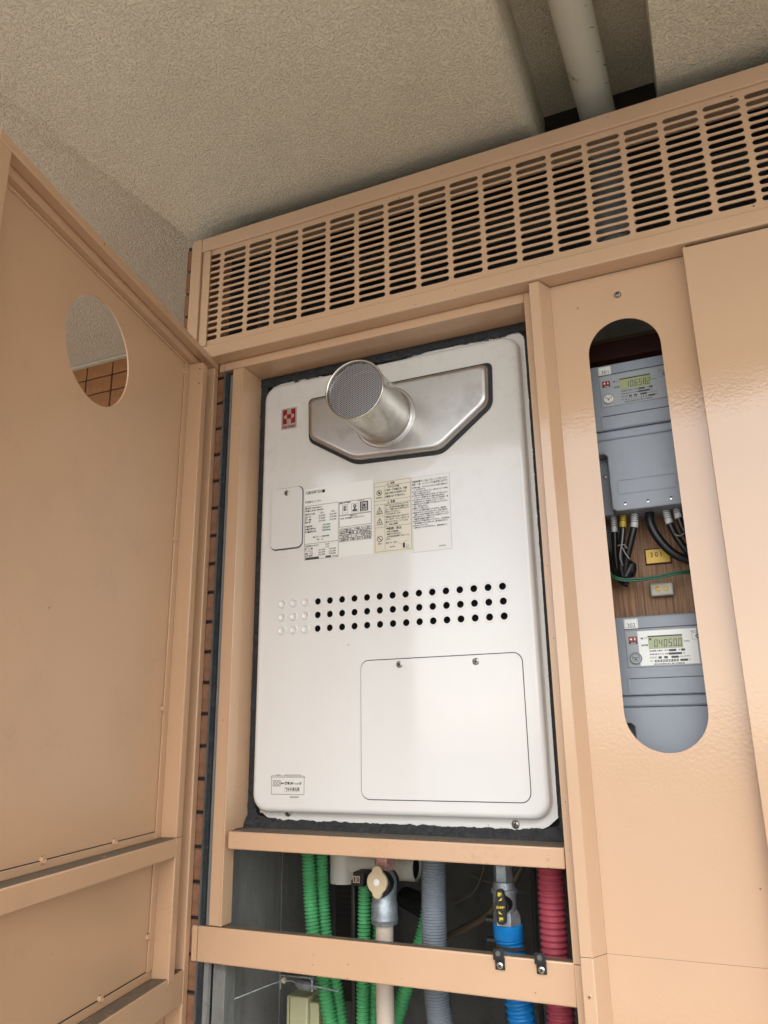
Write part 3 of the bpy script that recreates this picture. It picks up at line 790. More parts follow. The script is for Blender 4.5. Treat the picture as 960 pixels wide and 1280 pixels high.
# ---------------------------------------------------------------- labels on the heater
YL = YF - 0.0003
def label(name, x0, x1, z0, z1, m, y=None, parent=None, nested=False):
    y = YL if y is None else y
    mb = MB(); mb.box(x0, x1, y, y+0.0002, z0, z1)
    return (sub if nested else obj)(name, mb, m, parent or ht)
YI = YL - 0.00015
lg = label('maker_badge', -0.6555, -0.6245, 0.5125, 0.5522, M['silver_label'])
mb = MB()
bx0, bx1, bz0, bz1 = -0.6525, -0.6275, 0.5225, 0.5495
wd = (bx1-bx0)/3
hh = (bz1-bz0)
rect(mb, bx0, bx0+wd, bz0, bz1, YI); rect(mb, bx1-wd, bx1, bz0, bz1, YI); rect(mb, bx0+wd, bx1-wd, bz0+hh*0.34, bz0+hh*0.66, YI)
sub('emblem', mb, M['red'], lg)
mb = MB(); czm = bz0+hh*0.5
for s_, xx in ((-1, bx0+wd), (1, bx1-wd)):
    poly2d(mb, [(xx + s_*abs(wd*0.78*math.sin(R(a))), czm + hh*0.155*math.cos(R(a))) for a in range(0, 181, 15)], YI-0.0001)
sub('emblem_inset', mb, M['silver_label'], lg)
mb = MB(); text(mb, 'harman', -0.6522, 0.5208, 0.0248, 0.0062, YI, bold=0.02, res=4)
sub('lettering', mb, M['red'], lg)

# rating plate
la = label('rating_label', -0.6066, -0.4806, 0.2722, 0.3960, M['label'])
ink = MB(); gi = MB(); te = MB()
text(ink, 'YGM2454RTASH', -0.6050, 0.3922, 0.0310, 0.0058, YI, bold=0.01, res=3); disc2d(ink, -0.5705, 0.3888, 0.0030, YI)
text(ink, '株式会社 ハーマン', -0.6050, 0.3750, 0.0300, 0.0042, YI, bold=0.02)
frame_lines(ink, -0.6056, -0.5425, 0.2736, 0.3660, YI, 0.0006); rect(ink, -0.6056, -0.5425, 0.3002, 0.3008, YI)
text(ink, '型式名 YG2454RTA', -0.6045, 0.3635, 0.031, 0.0034, YI, bold=0.02)
text(ink, '設置の方式  屋外式', -0.6045, 0.3588, 0.034, 0.0034, YI, bold=0.02)
text(ink, '都市ガス用', -0.6045, 0.3530, 0.018, 0.0034, YI, bold=0.02); text(ink, '12A', -0.577, 0.3530, 0.007, 0.0030, YI); text(ink, '13A', -0.556, 0.3530, 0.007, 0.0030, YI)
for i, t_ in enumerate(('給 湯', '暖 房', '同 時')):
    z = 0.3482 - i*0.0045
    text(ink, t_, -0.6045, z, 0.0115, 0.0033, YI, bold=0.02)
    text(ink, ('52.3', '17.4', '69.7')[i] + ' kW', -0.579, z, 0.0125, 0.0030, YI, bold=0.02); text(ink, ('52.3', '17.4', '69.7')[i] + ' kW', -0.5585, z, 0.0125, 0.0030, YI, bold=0.02)
for i, t_ in enumerate(('定格電圧', '定格消費電力', '定格周波数')):
    z = 0.3320 - i*0.0046
    text(ink, t_, -0.6045, z, (0.014, 0.020, 0.022)[i], 0.0036, YI, bold=0.03)
    text(te, ('AC100V', '247/262W', '50/60Hz')[i], -0.572, z, 0.015, 0.0034, YI, bold=0.03)
text(ink, '05.11 - 146049', -0.590, 0.3128, 0.031, 0.0034, YI, bold=0.02); text(ink, 'Ｎ ｏ', -0.582, 0.3078, 0.012, 0.0028, YI, bold=0.02)
text(ink, '連結可能リモコン', -0.6045, 0.2985, 0.026, 0.0034, YI, bold=0.03); text(ink, '12A', -0.566, 0.2985, 0.007, 0.003, YI); text(ink, '2.0L', -0.566, 0.2942, 0.007, 0.003, YI)
for i, t_ in enumerate(('貯 湯 量', 'インプット', '能 力', '水圧条件')):
    z = 0.2938 - i*0.0040
    text(ink, t_, -0.6045, z, 0.0150, 0.0031, YI, bold=0.02)
    if i: text(ink, ('', '14.0', '12.0', '17.5')[i] + ' kW', -0.579, z, 0.0125, 0.0028, YI, bold=0.02); text(ink, ('', '13.5', '11.6', '17.5')[i] + ' kW', -0.5595, z, 0.0125, 0.0028, YI, bold=0.02)
rect(gi, -0.6035, -0.578, 0.2742, 0.2778, YI); rect(gi, -0.566, -0.556, 0.2745, 0.2775, YI); text(ink, '26.0kg', -0.554, 0.2776, 0.010, 0.003, YI)
# right half of the plate
frame_lines(ink, -0.5412, -0.4830, 0.3420, 0.3648, YI, 0.0006); text(ink, '認証機関表示', -0.5400, 0.3642, 0.020, 0.0030, YI, bold=0.02); text(ink, '01A0504', -0.508, 0.3645, 0.012, 0.0026, YI)
frame_lines(gi, -0.5355, -0.5250, 0.3450, 0.3595, YI, 0.0005); text(ink, '認', -0.5335, 0.3580, 0.0060, 0.0095, YI, bold=0.02)
frame_lines(gi, -0.5190, -0.5065, 0.3450, 0.3595, YI, 0.0005); ring2d(ink, -0.5128, 0.3550, 0.0012, 0.0030, YI); rect(ink, -0.5170, -0.5086, 0.3465, 0.3495, YI); disc2d(ink, -0.5128, 0.3512, 0.0016, YI)
rect(ink, -0.5035, -0.4890, 0.3445, 0.3610, YI)
wl = MB(); frame_lines(wl, -0.5015, -0.4910, 0.3475, 0.3590, YI-0.0001, 0.0008); frame_lines(wl, -0.4985, -0.4930, 0.3505, 0.3575, YI-0.0001, 0.0008); rect(wl, -0.5015, -0.4900, 0.3455, 0.3462, YI-0.0001)
frame_lines(ink, -0.5412, -0.4830, 0.3218, 0.3414, YI, 0.0006); text(ink, '消費者の方へ', -0.522, 0.3406, 0.014, 0.0026, YI); text(ink, '保証書・取扱説明書をよくお読みください。', -0.5395, 0.3375, 0.044, 0.0028, YI, bold=0.02)
for i in range(4):
    z1 = 0.3196 - i*0.0056
    frame_lines(ink, -0.5412, -0.4830, z1-0.0056, z1, YI, 0.0005)
    text(ink, ('ガス機器は正しく設置しないと危険', '屋外設置用  ◎ 屋内禁止', '凍結予防 ヒーター 電源 注意', '点検時期 お問い合わせ 販売店')[i], -0.5395, z1-0.0010, 0.055, 0.0038, YI, bold=0.02)
sub('printing', ink, M['ink'], la); sub('grey_printing', gi, M['ink_shadow_grey'], la); sub('teal_printing', te, M['ink_teal'], la); sub('white_symbol', wl, M['label'], la)

# caution label
lb = label('caution_label', -0.4796, -0.4135, 0.2700, 0.3905, M['label_y'])
ink = MB()
frame_lines(ink, -0.4775, -0.4148, 0.2735, 0.3888, YI, 0.0004)
for z in (0.3815, 0.3572, 0.3508, 0.3130): rect(ink, -0.4775, -0.4148, z, z+0.0004, YI)
rect(ink, -0.4775, -0.4605, 0.3318, 0.3321, YI)
rect(ink, -0.4603, -0.4600, 0.2735, 0.3508, YI); rect(ink, -0.4603, -0.4600, 0.3572, 0.3815, YI)
def prohibit(cx, cz, rr):
    ring2d(ink, cx, cz, rr*0.80, rr, YI)
    a = R(-45); t = rr*0.12; ca, sa = math.cos(a), math.sin(a)
    ink.add([(cx+u*ca-v_*sa, YI-0.00004, cz+u*sa+v_*ca) for u, v_ in ((-rr*.9, -t), (rr*.9, -t), (rr*.9, t), (-rr*.9, t))], [(0, 1, 2, 3)])
def tri(cx, cz, rr, inner=True):
    o_ = [(cx, cz+rr), (cx-rr*.9, cz-rr*.6), (cx+rr*.9, cz-rr*.6)]; k = 0.72
    i_ = [(cx, cz+rr*k-rr*.03), (cx-rr*.9*k, cz-rr*.6*k), (cx+rr*.9*k, cz-rr*.6*k)]
    ink.add([(x, YI, z) for x, z in o_+i_], [(0, 1, 4, 3), (1, 2, 5, 4), (2, 0, 3, 5)])
    rect(ink, cx-rr*.09, cx+rr*.09, cz-rr*.1, cz+rr*.42, YI); rect(ink, cx-rr*.09, cx+rr*.09, cz-rr*.36, cz-rr*.2, YI)
prohibit(-0.4690, 0.3710, 0.0048); prohibit(-0.4690, 0.2945, 0.0050)
rect(ink, -0.4706, -0.4674, 0.3690, 0.3728, YI)
tri(-0.4690, 0.3420, 0.0056); tri(-0.4690, 0.3240, 0.0056)
text(ink, '接触禁止', -0.4745, 0.3640, 0.0110, 0.0024, YI, bold=0.02); text(ink, '高温注意', -0.4745, 0.3374, 0.0112, 0.0024, YI, bold=0.02)
text(ink, '火災注意', -0.4745, 0.3194, 0.0112, 0.0024, YI, bold=0.02); text(ink, '禁止', -0.4722, 0.2880, 0.0062, 0.0024, YI, bold=0.02)
tri(-0.4535, 0.3846, 0.0026); text(ink, '注意', -0.4495, 0.3872, 0.0078, 0.0046, YI, bold=0.03)
tri(-0.4535, 0.3535, 0.0026); text(ink, '警告', -0.4495, 0.3563, 0.0078, 0.0046, YI, bold=0.03)
text(ink, 'やけどに注意', -0.4545, 0.3806, 0.0205, 0.0036, YI, bold=0.02)
for i, (t_, wv) in enumerate((('使用中・使用直後は、機器', .038), ('本体の排気口や給排気筒など', .037), ('は高温になります触れない。', .035))):
    text(ink, t_, -0.4588, 0.3757-i*0.0053, wv, 0.0039, YI, bold=0.015)
for i, (t_, wv) in enumerate((('排気口をふさいだりおおったりする', .040), ('と、一酸化炭素中毒の原因となり', .040), ('ます。機器のまわりは屋根などで', .040), ('囲わないでください。', .024), ('十分に換気をします。', .027))):
    text(ink, t_, -0.4588, 0.3500-i*0.0037, wv, 0.0031, YI, bold=0.015)
for i, (t_, wv) in enumerate((('機器本体や排気口の近くに燃えやすい', .041), ('もの（洗濯物・スプレー缶など）を', .040), ('置かないでください。離してくださ', .038), ('い。火災の原因。', .022))):
    text(ink, t_, -0.4588, 0.3306-i*0.0041, wv, 0.0033, YI, bold=0.015)
text(ink, '凍結禁い禁止', -0.4580, 0.3118, 0.0265, 0.0044, YI, bold=0.03) if False else text(ink, '塗装剤・禁止', -0.4580, 0.3118, 0.0265, 0.0044, YI, bold=0.03)
for i, (t_, wv) in enumerate((('・屋外の機器本体', .022), ('・電源プラグを抜かない', .026), ('・必ず給水栓を開けておくこと。', .040), ('ます。', .008))):
    text(ink, t_, -0.4582, 0.3062-i*0.0040, wv, 0.0032, YI, bold=0.015)
text(ink, '電源プラグ・配管', -0.4585, 0.2880, 0.018, 0.0026, YI); text(ink, '給水栓', -0.4520, 0.2810, 0.009, 0.0024, YI)
rect(ink, -0.4300, -0.4265, 0.2765, 0.2840, YI); frame_lines(ink, -0.4245, -0.4205, 0.2765, 0.2810, YI, .0003); rect(ink, -0.4310, -0.4200, 0.2762, 0.2765, YI)
ink.add([(-0.4300, YI, 0.2840), (-0.4195, YI, 0.2890), (-0.4195, YI, 0.2893), (-0.4301, YI, 0.2843)], [(0, 1, 2, 3)])
ink.add([(-0.4398, YI, 0.2868), (-0.4310, YI, 0.2812), (-0.4309, YI, 0.2815), (-0.4397, YI, 0.2871)], [(0, 1, 2, 3)])
sub('printing', ink, M['ink'], lb)

# instruction label
l3 = label('instruction_label', -0.4130, -0.3495, 0.2662, 0.3882, M['clear_label'])
ink = MB(); frame_lines(ink, -0.4128, -0.3497, 0.2664, 0.3880, YI, 0.0002)
for i in range(2): text(ink, ('取扱説明書をよく読んで正しくご使用ください', '設置・工事・メンテナンスは販売店に依頼する')[i], -0.4118, 0.3828-i*0.0046, 0.0590, 0.0037, YI, bold=0.0)
body = ['機器の本体、リモコンなどのまわりに可燃物を置かない', 'で、必ず換気をする。', '火をつけたままの外出はしない。給気口をふさぐと不完全', '燃焼する場合があります。', '使用中や使用直後は排気口付近が熱いので手をふれない', 'でください。長時間使用しない場合は元栓を閉める。', 'ガス漏れに気づいたときは、使用しないで窓を開け、電', '気器具を操作しないで販売店へ連絡をしてください。',
        '凍結を防止するため電源プラグは抜かないでください。', 'また、給水を止めない。', '電源コードを傷つけない。', 'シャワーは必ず湯温を確認してから使用する。高温注意', '高温の湯でやけどのおそれがあります。子供に注意する', '点検のときは必ず器具栓を閉め、水を抜いておくこと。', '排水の処理を行い、機器から出る水を確かめてください', '高温注意 給湯温度を確認すること。', '増改築などで機器を囲わないでください。一酸化炭素中',
        '毒や爆発着火のおそれがあります。雪で給排気口がふさ', 'がれないようにする。', '異常を感じたときは使用を中止し、点検を依頼する。']
wds = [1, .35, 1, .5, 1, .9, 1, .9, 1, .42, .45, .92, .96, 1, 1, .6, 1, .96, .4, .95]
z = 0.3724
for i, t_ in enumerate(body):
    bul = i % 2 == 0
    if bul: disc2d(ink, -0.4112, z-0.0014, 0.0009, YI, 10)
    text(ink, t_, -0.4098, z, 0.0570*wds[i], 0.0027, YI, bold=0.015)
    z -= 0.00345
rect(ink, -0.3548, -0.3518, 0.3150, 0.3158, YI)
text(ink, 'GLHXX026', -0.3708, 0.2738, 0.0115, 0.0024, YI)
sub('printing', ink, M['ink'], l3)

# lower left sticker
l4 = label('pipe_guide_sticker', -0.6606, -0.5928, -0.0950, -0.0568, M['clear_label'])
ink = MB(); frame_lines(ink, -0.6575, -0.5995, -0.0890, -0.0618, YI, 0.0006); rect(ink, -0.6590, -0.5978, -0.0642, -0.0637, YI)
for a, b in ((-0.649, -0.642), (-0.634, -0.606)): frame_lines(ink, a, b, -0.0620, -0.0600, YI, 0.0004)
for i in range(3):
    for j in range(2): ring2d(ink, -0.6528+i*0.0048, -0.0703-j*0.0050, 0.0015, 0.0022, YI, 14)
ink.add([(-0.6415, YI, -0.0728), (-0.6385, YI, -0.0710), (-0.6385, YI, -0.0746)], [(0, 1, 2)]); rect(ink, -0.6385, -0.6350, -0.0735, -0.0721, YI)
text(ink, '熱動弁ヘッダ', -0.6340, -0.0704, 0.0300, 0.0050, YI, bold=0.03)
frame_lines(ink, -0.6335, -0.6075, -0.0850, -0.0782, YI, 0.0003); text(ink, '下から見た図', -0.6322, -0.0792, 0.0235, 0.0046, YI, bold=0.02)
text(ink, 'GLHXX01', -0.6245, -0.0908, 0.0160, 0.0030, YI)
sub('printing', ink, M['ink'], l4)

# ------------------------------------------------------------------ sealant packed round the heater
def seal_strip(name, p_out, p_in, n, m_, jag, wob, thick):
    """p_out, p_in: functions t->(x, y, z) of the strip's outer and inner border"""
    mb = MB(); vs = []
    for i in range(n+1):
        t = i/n
        a, b = Vector(p_out(t)), Vector(p_in(t))
        j = noise.noise(Vector((t*38, jag*7, 1.3))) * jag + noise.noise(Vector((t*130, jag*3, 8.1))) * jag*0.55
        d_ = (b-a); L = d_.length; d_ = d_/L; b = b + d_*j
        for k in range(m_+1):
            s_ = k/m_
            q = a.lerp(b, s_)
            bump_ = math.sin(math.pi*min(1, s_*1.02))**0.6 * thick if k < m_ else 0
            w_ = noise.noise(q*90)*wob + noise.noise(q*240)*wob*0.6
            vs.append((q.x, q.y - bump_ + (w_ if 0 < k else 0), q.z + (noise.noise(q*160)*wob*0.6 if 0 < k < m_ else 0)))
    fs = [(i*(m_+1)+k, (i+1)*(m_+1)+k, (i+1)*(m_+1)+k+1, i*(m_+1)+k+1) for i in range(n) for k in range(m_)]
    mb.add(vs, fs); return mb
se = thing('sealant_packing', 'rough dark grey sealant packed in the gap round the white heater', 'sealant', (-0.45, 0.09, -0.13))
L_ = lambda a, b: (lambda t: a + (b-a)*t)
obj('bottom_sealant', seal_strip('s', lambda t: (-0.7082+0.5028*t, 0.077, -0.1392-0.003*t), lambda t: (-0.7060+0.4990*t, 0.0895, -0.1262-0.0022*t + 0.008*max(0, 1-t*9) + 0.006*max(0, t*9-8)), 300, 9, 0.0026, 0.0030, 0.004), M['sealant'], se, smooth=True, angle=80)
obj('top_sealant', seal_strip('s', lambda t: (-0.7080+0.5025*t, 0.088, 0.6262), lambda t: (-0.7060+0.4990*t, 0.0895, 0.6110 + 0.0012*math.sin(t*20) - 0.004*max(0, 1-t*9)), 300, 9, 0.0022, 0.0028, 0.003), M['sealant'], se, smooth=True, angle=80)
obj('left_sealant', seal_strip('s', lambda t: (-0.7083, 0.089, -0.139+0.765*t), lambda t: (-0.6948, 0.0905, -0.135+0.750*t), 380, 7, 0.0008, 0.0026, 0.003), M['sealant'], se, smooth=True, angle=80)
obj('right_sealant', seal_strip('s', lambda t: (-0.2051, 0.094, -0.139+0.765*t), lambda t: (-0.2210, 0.0915, -0.135+0.735*t), 380, 6, 0.0006, 0.0012, 0.001), M['sealant'], se, smooth=True, angle=80)
# torn black gasket lumps at the two lower corners and along the top
for (cx, cz, sx, sz) in ((-0.6985, -0.124, 0.011, 0.014), (-0.2135, -0.124, 0.009, 0.012), (-0.699, 0.613, 0.011, 0.011)):
    m_ = MB(); N = 16
    rs = []
    for k in range(7):
        a = R(15 + 150*k/6) ; rr_ = math.sin(a)
        rs.append([(cx + sx*rr_*math.cos(2*math.pi*i/N)*(1+0.25*noise.noise(Vector((i, k, cx*50)))), 0.094 - 0.008*(1-math.cos(R(15+75*k/6))) - 0.002, cz + sz*(1-k/7)*math.sin(2*math.pi*i/N)*(1+0.25*noise.noise(Vector((k, i, cz*40))))) for i in range(N)])
    m_.rings(rs)
    obj('sealant_lump', m_, M['sealant'], se, smooth=True, angle=80)

# ================================================================== METERS BEHIND THE WINDOW
bo = thing('mounting_board', 'brown wood grain backing board behind the two electricity meters', 'board', (0, 0.15, 0.2))
obj('board', MB().box(-0.182, 0.20, 0.1505, 0.162, -0.30, 0.575), M['wood'], bo)
obj('board_top_cap', MB().box(-0.182, 0.20, 0.128, 0.150, 0.553, 0.583), M['maroon'], bo, bevel=0.002)
obj('cap_ledge', MB().box(-0.182, 0.20, 0.135, 0.165, 0.584, 0.592), M['hose_brown'], bo)
obj('metal_plate', MB().box(-0.125, 0.10, 0.205, 0.210, 0.598, 0.75), M['concrete'], bo)

SEG = {'0': 'abcdef', '1': 'bc', '2': 'abged', '3': 'abgcd', '4': 'fgbc', '5': 'afgcd', '6': 'afgecd', '8': 'abcdefg'}
def digits(mb, s, x0, z0, w_, h, y, gap):
    x = x0; t = h*0.085; sh_ = 0.10
    for ch in s:
        if ch == '.':
            rect(mb, x-gap*0.62, x-gap*0.62+t*1.3, z0-t*0.2, z0+t*1.1, y); continue
        segs = {'a': (0, w_, h-t, h), 'd': (0, w_, 0, t), 'g': (0, w_, h/2-t/2, h/2+t/2), 'f': (0, t, h/2, h-t*.4), 'b': (w_-t, w_, h/2, h-t*.4), 'e': (0, t, t*.4, h/2), 'c': (w_-t, w_, t*.4, h/2)}
        for q in SEG[ch]:
            a, b, c_, d_ = segs[q]
            g_ = t*0.18
            if q in 'adg': a += g_*1.6; b -= g_*1.6
            else: c_ += g_*1.5; d_ -= g_*1.5
            mb.add([(x+a+c_*sh_, y, z0+c_), (x+b+c_*sh_, y, z0+c_), (x+b+d_*sh_, y, z0+d_), (x+a+d_*sh_, y, z0+d_)], [(0, 1, 2, 3)])
        x += w_ + gap

def make_meter(dz, number, reading, dot, lab, yoff):
    Y0 = 0.080 + yoff
    X0, X1 = -0.1285, 0.0055
    t = thing('electricity_meter', lab, 'electricity meter', (-0.0615, 0.11, 0.32+dz), group='electricity meters behind the pill window')
    Z = lambda z: z + dz
    m = M['meter']
    # upper case, sloped shoulder, lower terminal cover
    body = MB().rings([rr for rr in [[(x, y, Z(z)) for x, z in rrect(X0+i, X1-i, 0.4190, 0.5240-i, 0.005, 4)] for i, y in ((0, 0.149), (0, Y0+0.010), (0.002, Y0+0.004), (0.0045, Y0+0.0025))]])
    cs = obj('case', body, m, t, smooth=True, angle=30)
    obj('case_shoulder', MB().box(X0+0.0015, X1-0.0015, Y0+0.0050, 0.148, Z(0.4035), Z(0.4188)), m, t, bevel=0.003)
    # terminal cover with a recess on its left side
    tc_poly = [(X0+0.0165, 0.3000), (X0+0.0225, 0.2955), (X1-0.008, 0.2955), (X1-0.002, 0.302), (X1-0.002, 0.4033), (X0+0.0010, 0.4033), (X0+0.0010, 0.3830), (X0+0.0125, 0.3830), (X0+0.0165, 0.3790)]
    tcv = MB().rings([[(x, 0.148, Z(z)) for x, z in tc_poly], [(x, Y0+0.002, Z(z)) for x, z in tc_poly]])
    tco = obj('terminal_cover', tcv, m, t, bevel=0.0018, seg=3)
    obj('terminal_base', MB().box(X0+0.001, X0+0.016, Y0+0.024, 0.148, Z(0.297), Z(0.3825)), m, t, bevel=0.001)
    sub('recess_screw', screw_mesh((X0+0.009, Y0+0.024, Z(0.355)), 0.0030, 0.001), M['screw'], t if False else tco, smooth=True)
    sub('embossed_frame', plate(rrect(-0.1010, -0.0235, Z(0.3195), Z(0.3405), 0.001, 2), [rrect(-0.1002, -0.0243, Z(0.3203), Z(0.3397), 0.001, 2)], Y0+0.0010, Y0+0.0022), m, tco)
    for k, x in enumerate((-0.0935, -0.0630, -0.0330)):
        sub('cover_notch', MB().box(x-0.0014, x+0.0014, Y0+0.0008, Y0+0.003, Z(0.3050), Z(0.3072)), M['ink'], tco)
        sub('notch_glint', MB().box(x-0.0012, x+0.0012, Y0+0.0008, Y0+0.003, Z(0.3030), Z(0.3046)), M['bright_screw'], tco)
    yf = Y0 + 0.0025
    sub('shadow_line', MB().box(-0.1128, X1-0.002, yf-0.0003, yf+0.001, Z(0.5052), Z(0.5066)), M['ink_shadow_grey'], cs)
    # recessed long label bay
    sub('bay', plate([(-0.1145, Z(0.4200)), (X1-0.004, Z(0.4200)), (X1-0.004, Z(0.4425)), (-0.1145, Z(0.4425))], [[(-0.1125, Z(0.4215)), (X1-0.008, Z(0.4215)), (X1-0.008, Z(0.4408)), (-0.1125, Z(0.4408))]], yf-0.0014, yf+0.0005), m, cs)
    sub('bay_shadow', MB().box(-0.1122, X1-0.0082, yf-0.0002, yf+0.0002, Z(0.4398), Z(0.4407)), M['ink_shadow_grey'], cs)
    # face plate
    fpz = (Z(0.4545), Z(0.5035))
    fpl = obj('face_plate', MB().box(-0.1122, X1-0.0035, yf-0.0012, yf+0.0004, *fpz), M['meter_plate'], t, bevel=0.0006)
    yp = yf - 0.0014
    if number == '302':
        sub('protective_film', MB().box(-0.0960, -0.0225, yp, yp+0.0001, fpz[0]+0.002, fpz[1]-0.0015), M['label'], fpl)
        yp -= 0.0002
    sub('display', MB().box(-0.0834, -0.0403, yp-0.0002, yp+0.0004, Z(0.4778), Z(0.4940)), M['lcd'], fpl)
    sub('display_shade', MB().box(-0.0834, -0.0403, yp-0.0012, yp-0.0002, Z(0.4936), Z(0.4950)), M['ink_shadow_grey'], fpl)
    dg_ = MB(); digits(dg_, reading, -0.0752 if reading[0] == '1' else -0.0762, Z(0.4800), 0.0040, 0.0098, yp-0.0004, 0.0020)
    if reading[0] == '1': pass
    if dot: disc2d(dg_, -0.0805, Z(0.4905), 0.0015, yp-0.0004, 14)
    sub('reading', dg_, M['digit'], fpl)
    rd = MB(); rect(rd, -0.1082, -0.0970, Z(0.4878), Z(0.4955), yp); sub('maker_mark', rd, M['red'], fpl)
    bk = MB(); wh = MB()
    rect(bk, -0.1082, -0.0970, Z(0.4855), Z(0.4883), yp)
    disc2d(wh, -0.1050, Z(0.4920), 0.0014, yp-0.0001, 12); rect(wh, -0.1006, -0.0995, Z(0.4905), Z(0.4938), yp-0.0001); rect(wh, -0.1055, -0.0990, Z(0.4864), Z(0.4871), yp-0.0001)
    text(bk, '電 力', -0.0925, Z(0.4935), 0.0078, 0.0026, yp); text(bk, '無効量', -0.0925, Z(0.4845), 0.0085, 0.0026, yp); text(bk, 'kWh', -0.0385, Z(0.4868), 0.0065, 0.0020, yp)
    # lines of small print with dark blocks
    zz = Z(0.4762)
    for i, (parts) in enumerate(((('普通電力量計', -.083, .017), ('形名', -.064, .005), ('#', -.0585, .0090), ('形', -.0470, .003), ('#', -.0435, .0048)),
                                 (('単相3線式60Hz', -.083, .018), ('定格', -.064, .005), ('#', -.0590, .0160), ('A', -.0420, .003)),
                                 (('□□□', -.083, .009), ('#', -.0725, .0040), ('#', -.0655, .0045), ('#', -.0565, .0090), ('pulse/kWh', -.0465, .0130)),
                                 (('No.', -.083, .004), ('#', -.0775, .0295), ('#', -.0460, .0095), ('年', -.0355, .002)),
                                 (('検定有効期限 富士電力機器製造', -.079, .038),))):
        for s_, x, wv in parts:
            if s_ == '#': rect(bk, x, x+wv, zz-0.0027, zz+0.0002, yp)
            else: text(bk, s_, x, zz, wv, 0.0021, yp)
        if i == 3: text(wh, '00024710', -0.0765, zz-0.0003, 0.0275, 0.0019, yp-0.0001, bold=0.02)
        zz -= 0.0044 if i < 3 else 0.0042
    frame_lines(bk, -0.0285, X1-0.006, Z(0.4875), Z(0.4960), yp, 0.0003); ring2d(bk, -0.0215, Z(0.4915), 0.0014, 0.0026, yp); text(bk, 'Bルート', -0.0290, Z(0.4990), 0.011, 0.0020, yp)
    # round seal
    cx, cz = -0.1010, Z(0.4665)
    se_ = sub('seal', MB().lathe((cx, yf-0.001, cz), (0, -1, 0), [(-0.001, 0.0078), (0.0022, 0.0078), (0.0026, 0.0074)], 28), M['label' if number == '301' else 'meter_plate'], fpl, smooth=True)
    ys_ = yf - 0.001 - 0.0028
    ring2d(bk, cx, cz, 0.0070, 0.0077, ys_, 28); ring2d(bk, cx, cz, 0.0046, 0.0049, ys_, 24); text(bk, '検定証印', cx-0.0042, cz+0.0013+0.0005, 0.0084, 0.0020, ys_-0.0001); text(bk, '電', cx-0.0016, cz-0.0006, 0.0034, 0.0034, ys_-0.0001, bold=0.03)
    for k in range(7):
        a = R(30+20*k); disc2d(bk, cx+0.0060*math.cos(a), cz+0.0060*math.sin(a), 0.0006, ys_-0.0001, 6)
    sub('printing', bk, M['ink_shadow_grey'], fpl); sub('white_printing', wh, M['label'], fpl)
    # apartment number tag
    tg = obj('number_tag', MB().box(-0.1123, -0.0940, yf-0.0009, yf+0.0003, Z(0.5062), Z(0.5195)), M['label'], t, bevel=0.0003)
    tm = MB(); text(tm, number, -0.1080, Z(0.5134), 0.0104, 0.0056, yf-0.0011, bold=0.0, res=4); frame_lines(tm, -0.1112, -0.0951, Z(0.5072), Z(0.5186), yf-0.0011, 0.0002); rect(tm, -0.1034, -0.1028, Z(0.5158), Z(0.5166), yf-0.0011)
    sub('number', tm, M['ink_shadow_grey'], tg)
    return t
make_meter(0.0, '301', '10658.2', False, 'upper blue grey electricity meter tagged 301 with reading 10658.2', 0)
make_meter(-0.3765, '302', '04050.0', True, 'lower blue grey electricity meter tagged 302 with reading 04050.0', 0)

# plate 301, connector block, wires
bp = thing('number_plate', 'small yellow brass plate engraved 301 fixed to the brown board', 'number plate', (-0.062, 0.149, 0.24))
obj('backing', MB().box(-0.0802, -0.0443, 0.1485, 0.1503, 0.2275, 0.2512), M['maroon'], bp)
pl_ = obj('plate', MB().box(-0.0788, -0.0457, 0.1462, 0.1484, 0.2290, 0.2498), M['brass'], bp, bevel=0.0006)
mb = MB(); text(mb, '3 0 1', -0.0722, 0.2452, 0.0150, 0.0072, 0.1459, bold=0.015, res=4); sub('engraving', mb, M['ink'], pl_)
cb = thing('terminal_block', 'small translucent grey terminal block with two brass screws on the board', 'terminal block', (-0.062, 0.145, 0.19))
obj('block', MB().box(-0.0772, -0.0462, 0.138, 0.1503, 0.1802, 0.1990), M['connector'], cb, bevel=0.002)
for x in (-0.0672, -0.0566): obj('brass_screw', MB().lathe((x, 0.138, 0.190), (0, -1, 0), [(0, 0.0034), (0.0008, 0.0034), (0.0010, 0.0022), (0.0004, 0.0018)], 18), M['brass'], cb, smooth=True)
def cable(pts, rad, lab, tape=None, tape_m='tape_w', cat='cable', group='black cables hanging from the upper meter', twist=False):
    t = thing('power_cable', lab, cat, pts[0], group=group)
    c = catmull(pts, 0.006)
    obj('insulation', MB().tube(c, rad, 14), M['cable'], t, smooth=True)
    if tape:
        a, b = tape
        seg_ = [p for p in catmull(pts, 0.001)]; L = 0; s = []; ringm = MB()
        prev = seg_[0]; tks = 0.0
        for p in seg_:
            L += (p-prev).length; prev = p
            if a <= L <= b: s.append(p)
        obj('marking_tape', MB().tube(s, rad*1.09, 14), M[tape_m], t, smooth=True)
        for k in range(2, len(s)-7, 3):
            ringm.tube([s[k], s[k+1]], rad*1.12, 12, False)
        if ringm.v: obj('tape_stripe', ringm, M['cable'], t)
    return t
ZM = 0.300
cable([(-0.1150, 0.118, ZM), (-0.1160, 0.118, 0.270), (-0.1180, 0.120, 0.235), (-0.1150, 0.122, 0.205), (-0.1060, 0.126, 0.198)], 0.0044, 'leftmost black cable of the upper meter with silver striped tape', (0.0, 0.026))
cable([(-0.1005, 0.108, ZM), (-0.1030, 0.106, 0.275), (-0.1085, 0.108, 0.245), (-0.1115, 0.112, 0.215), (-0.108, 0.118, 0.20)], 0.0044, 'black cable with yellow striped tape under the upper meter', (0.0, 0.024), 'tape_y')
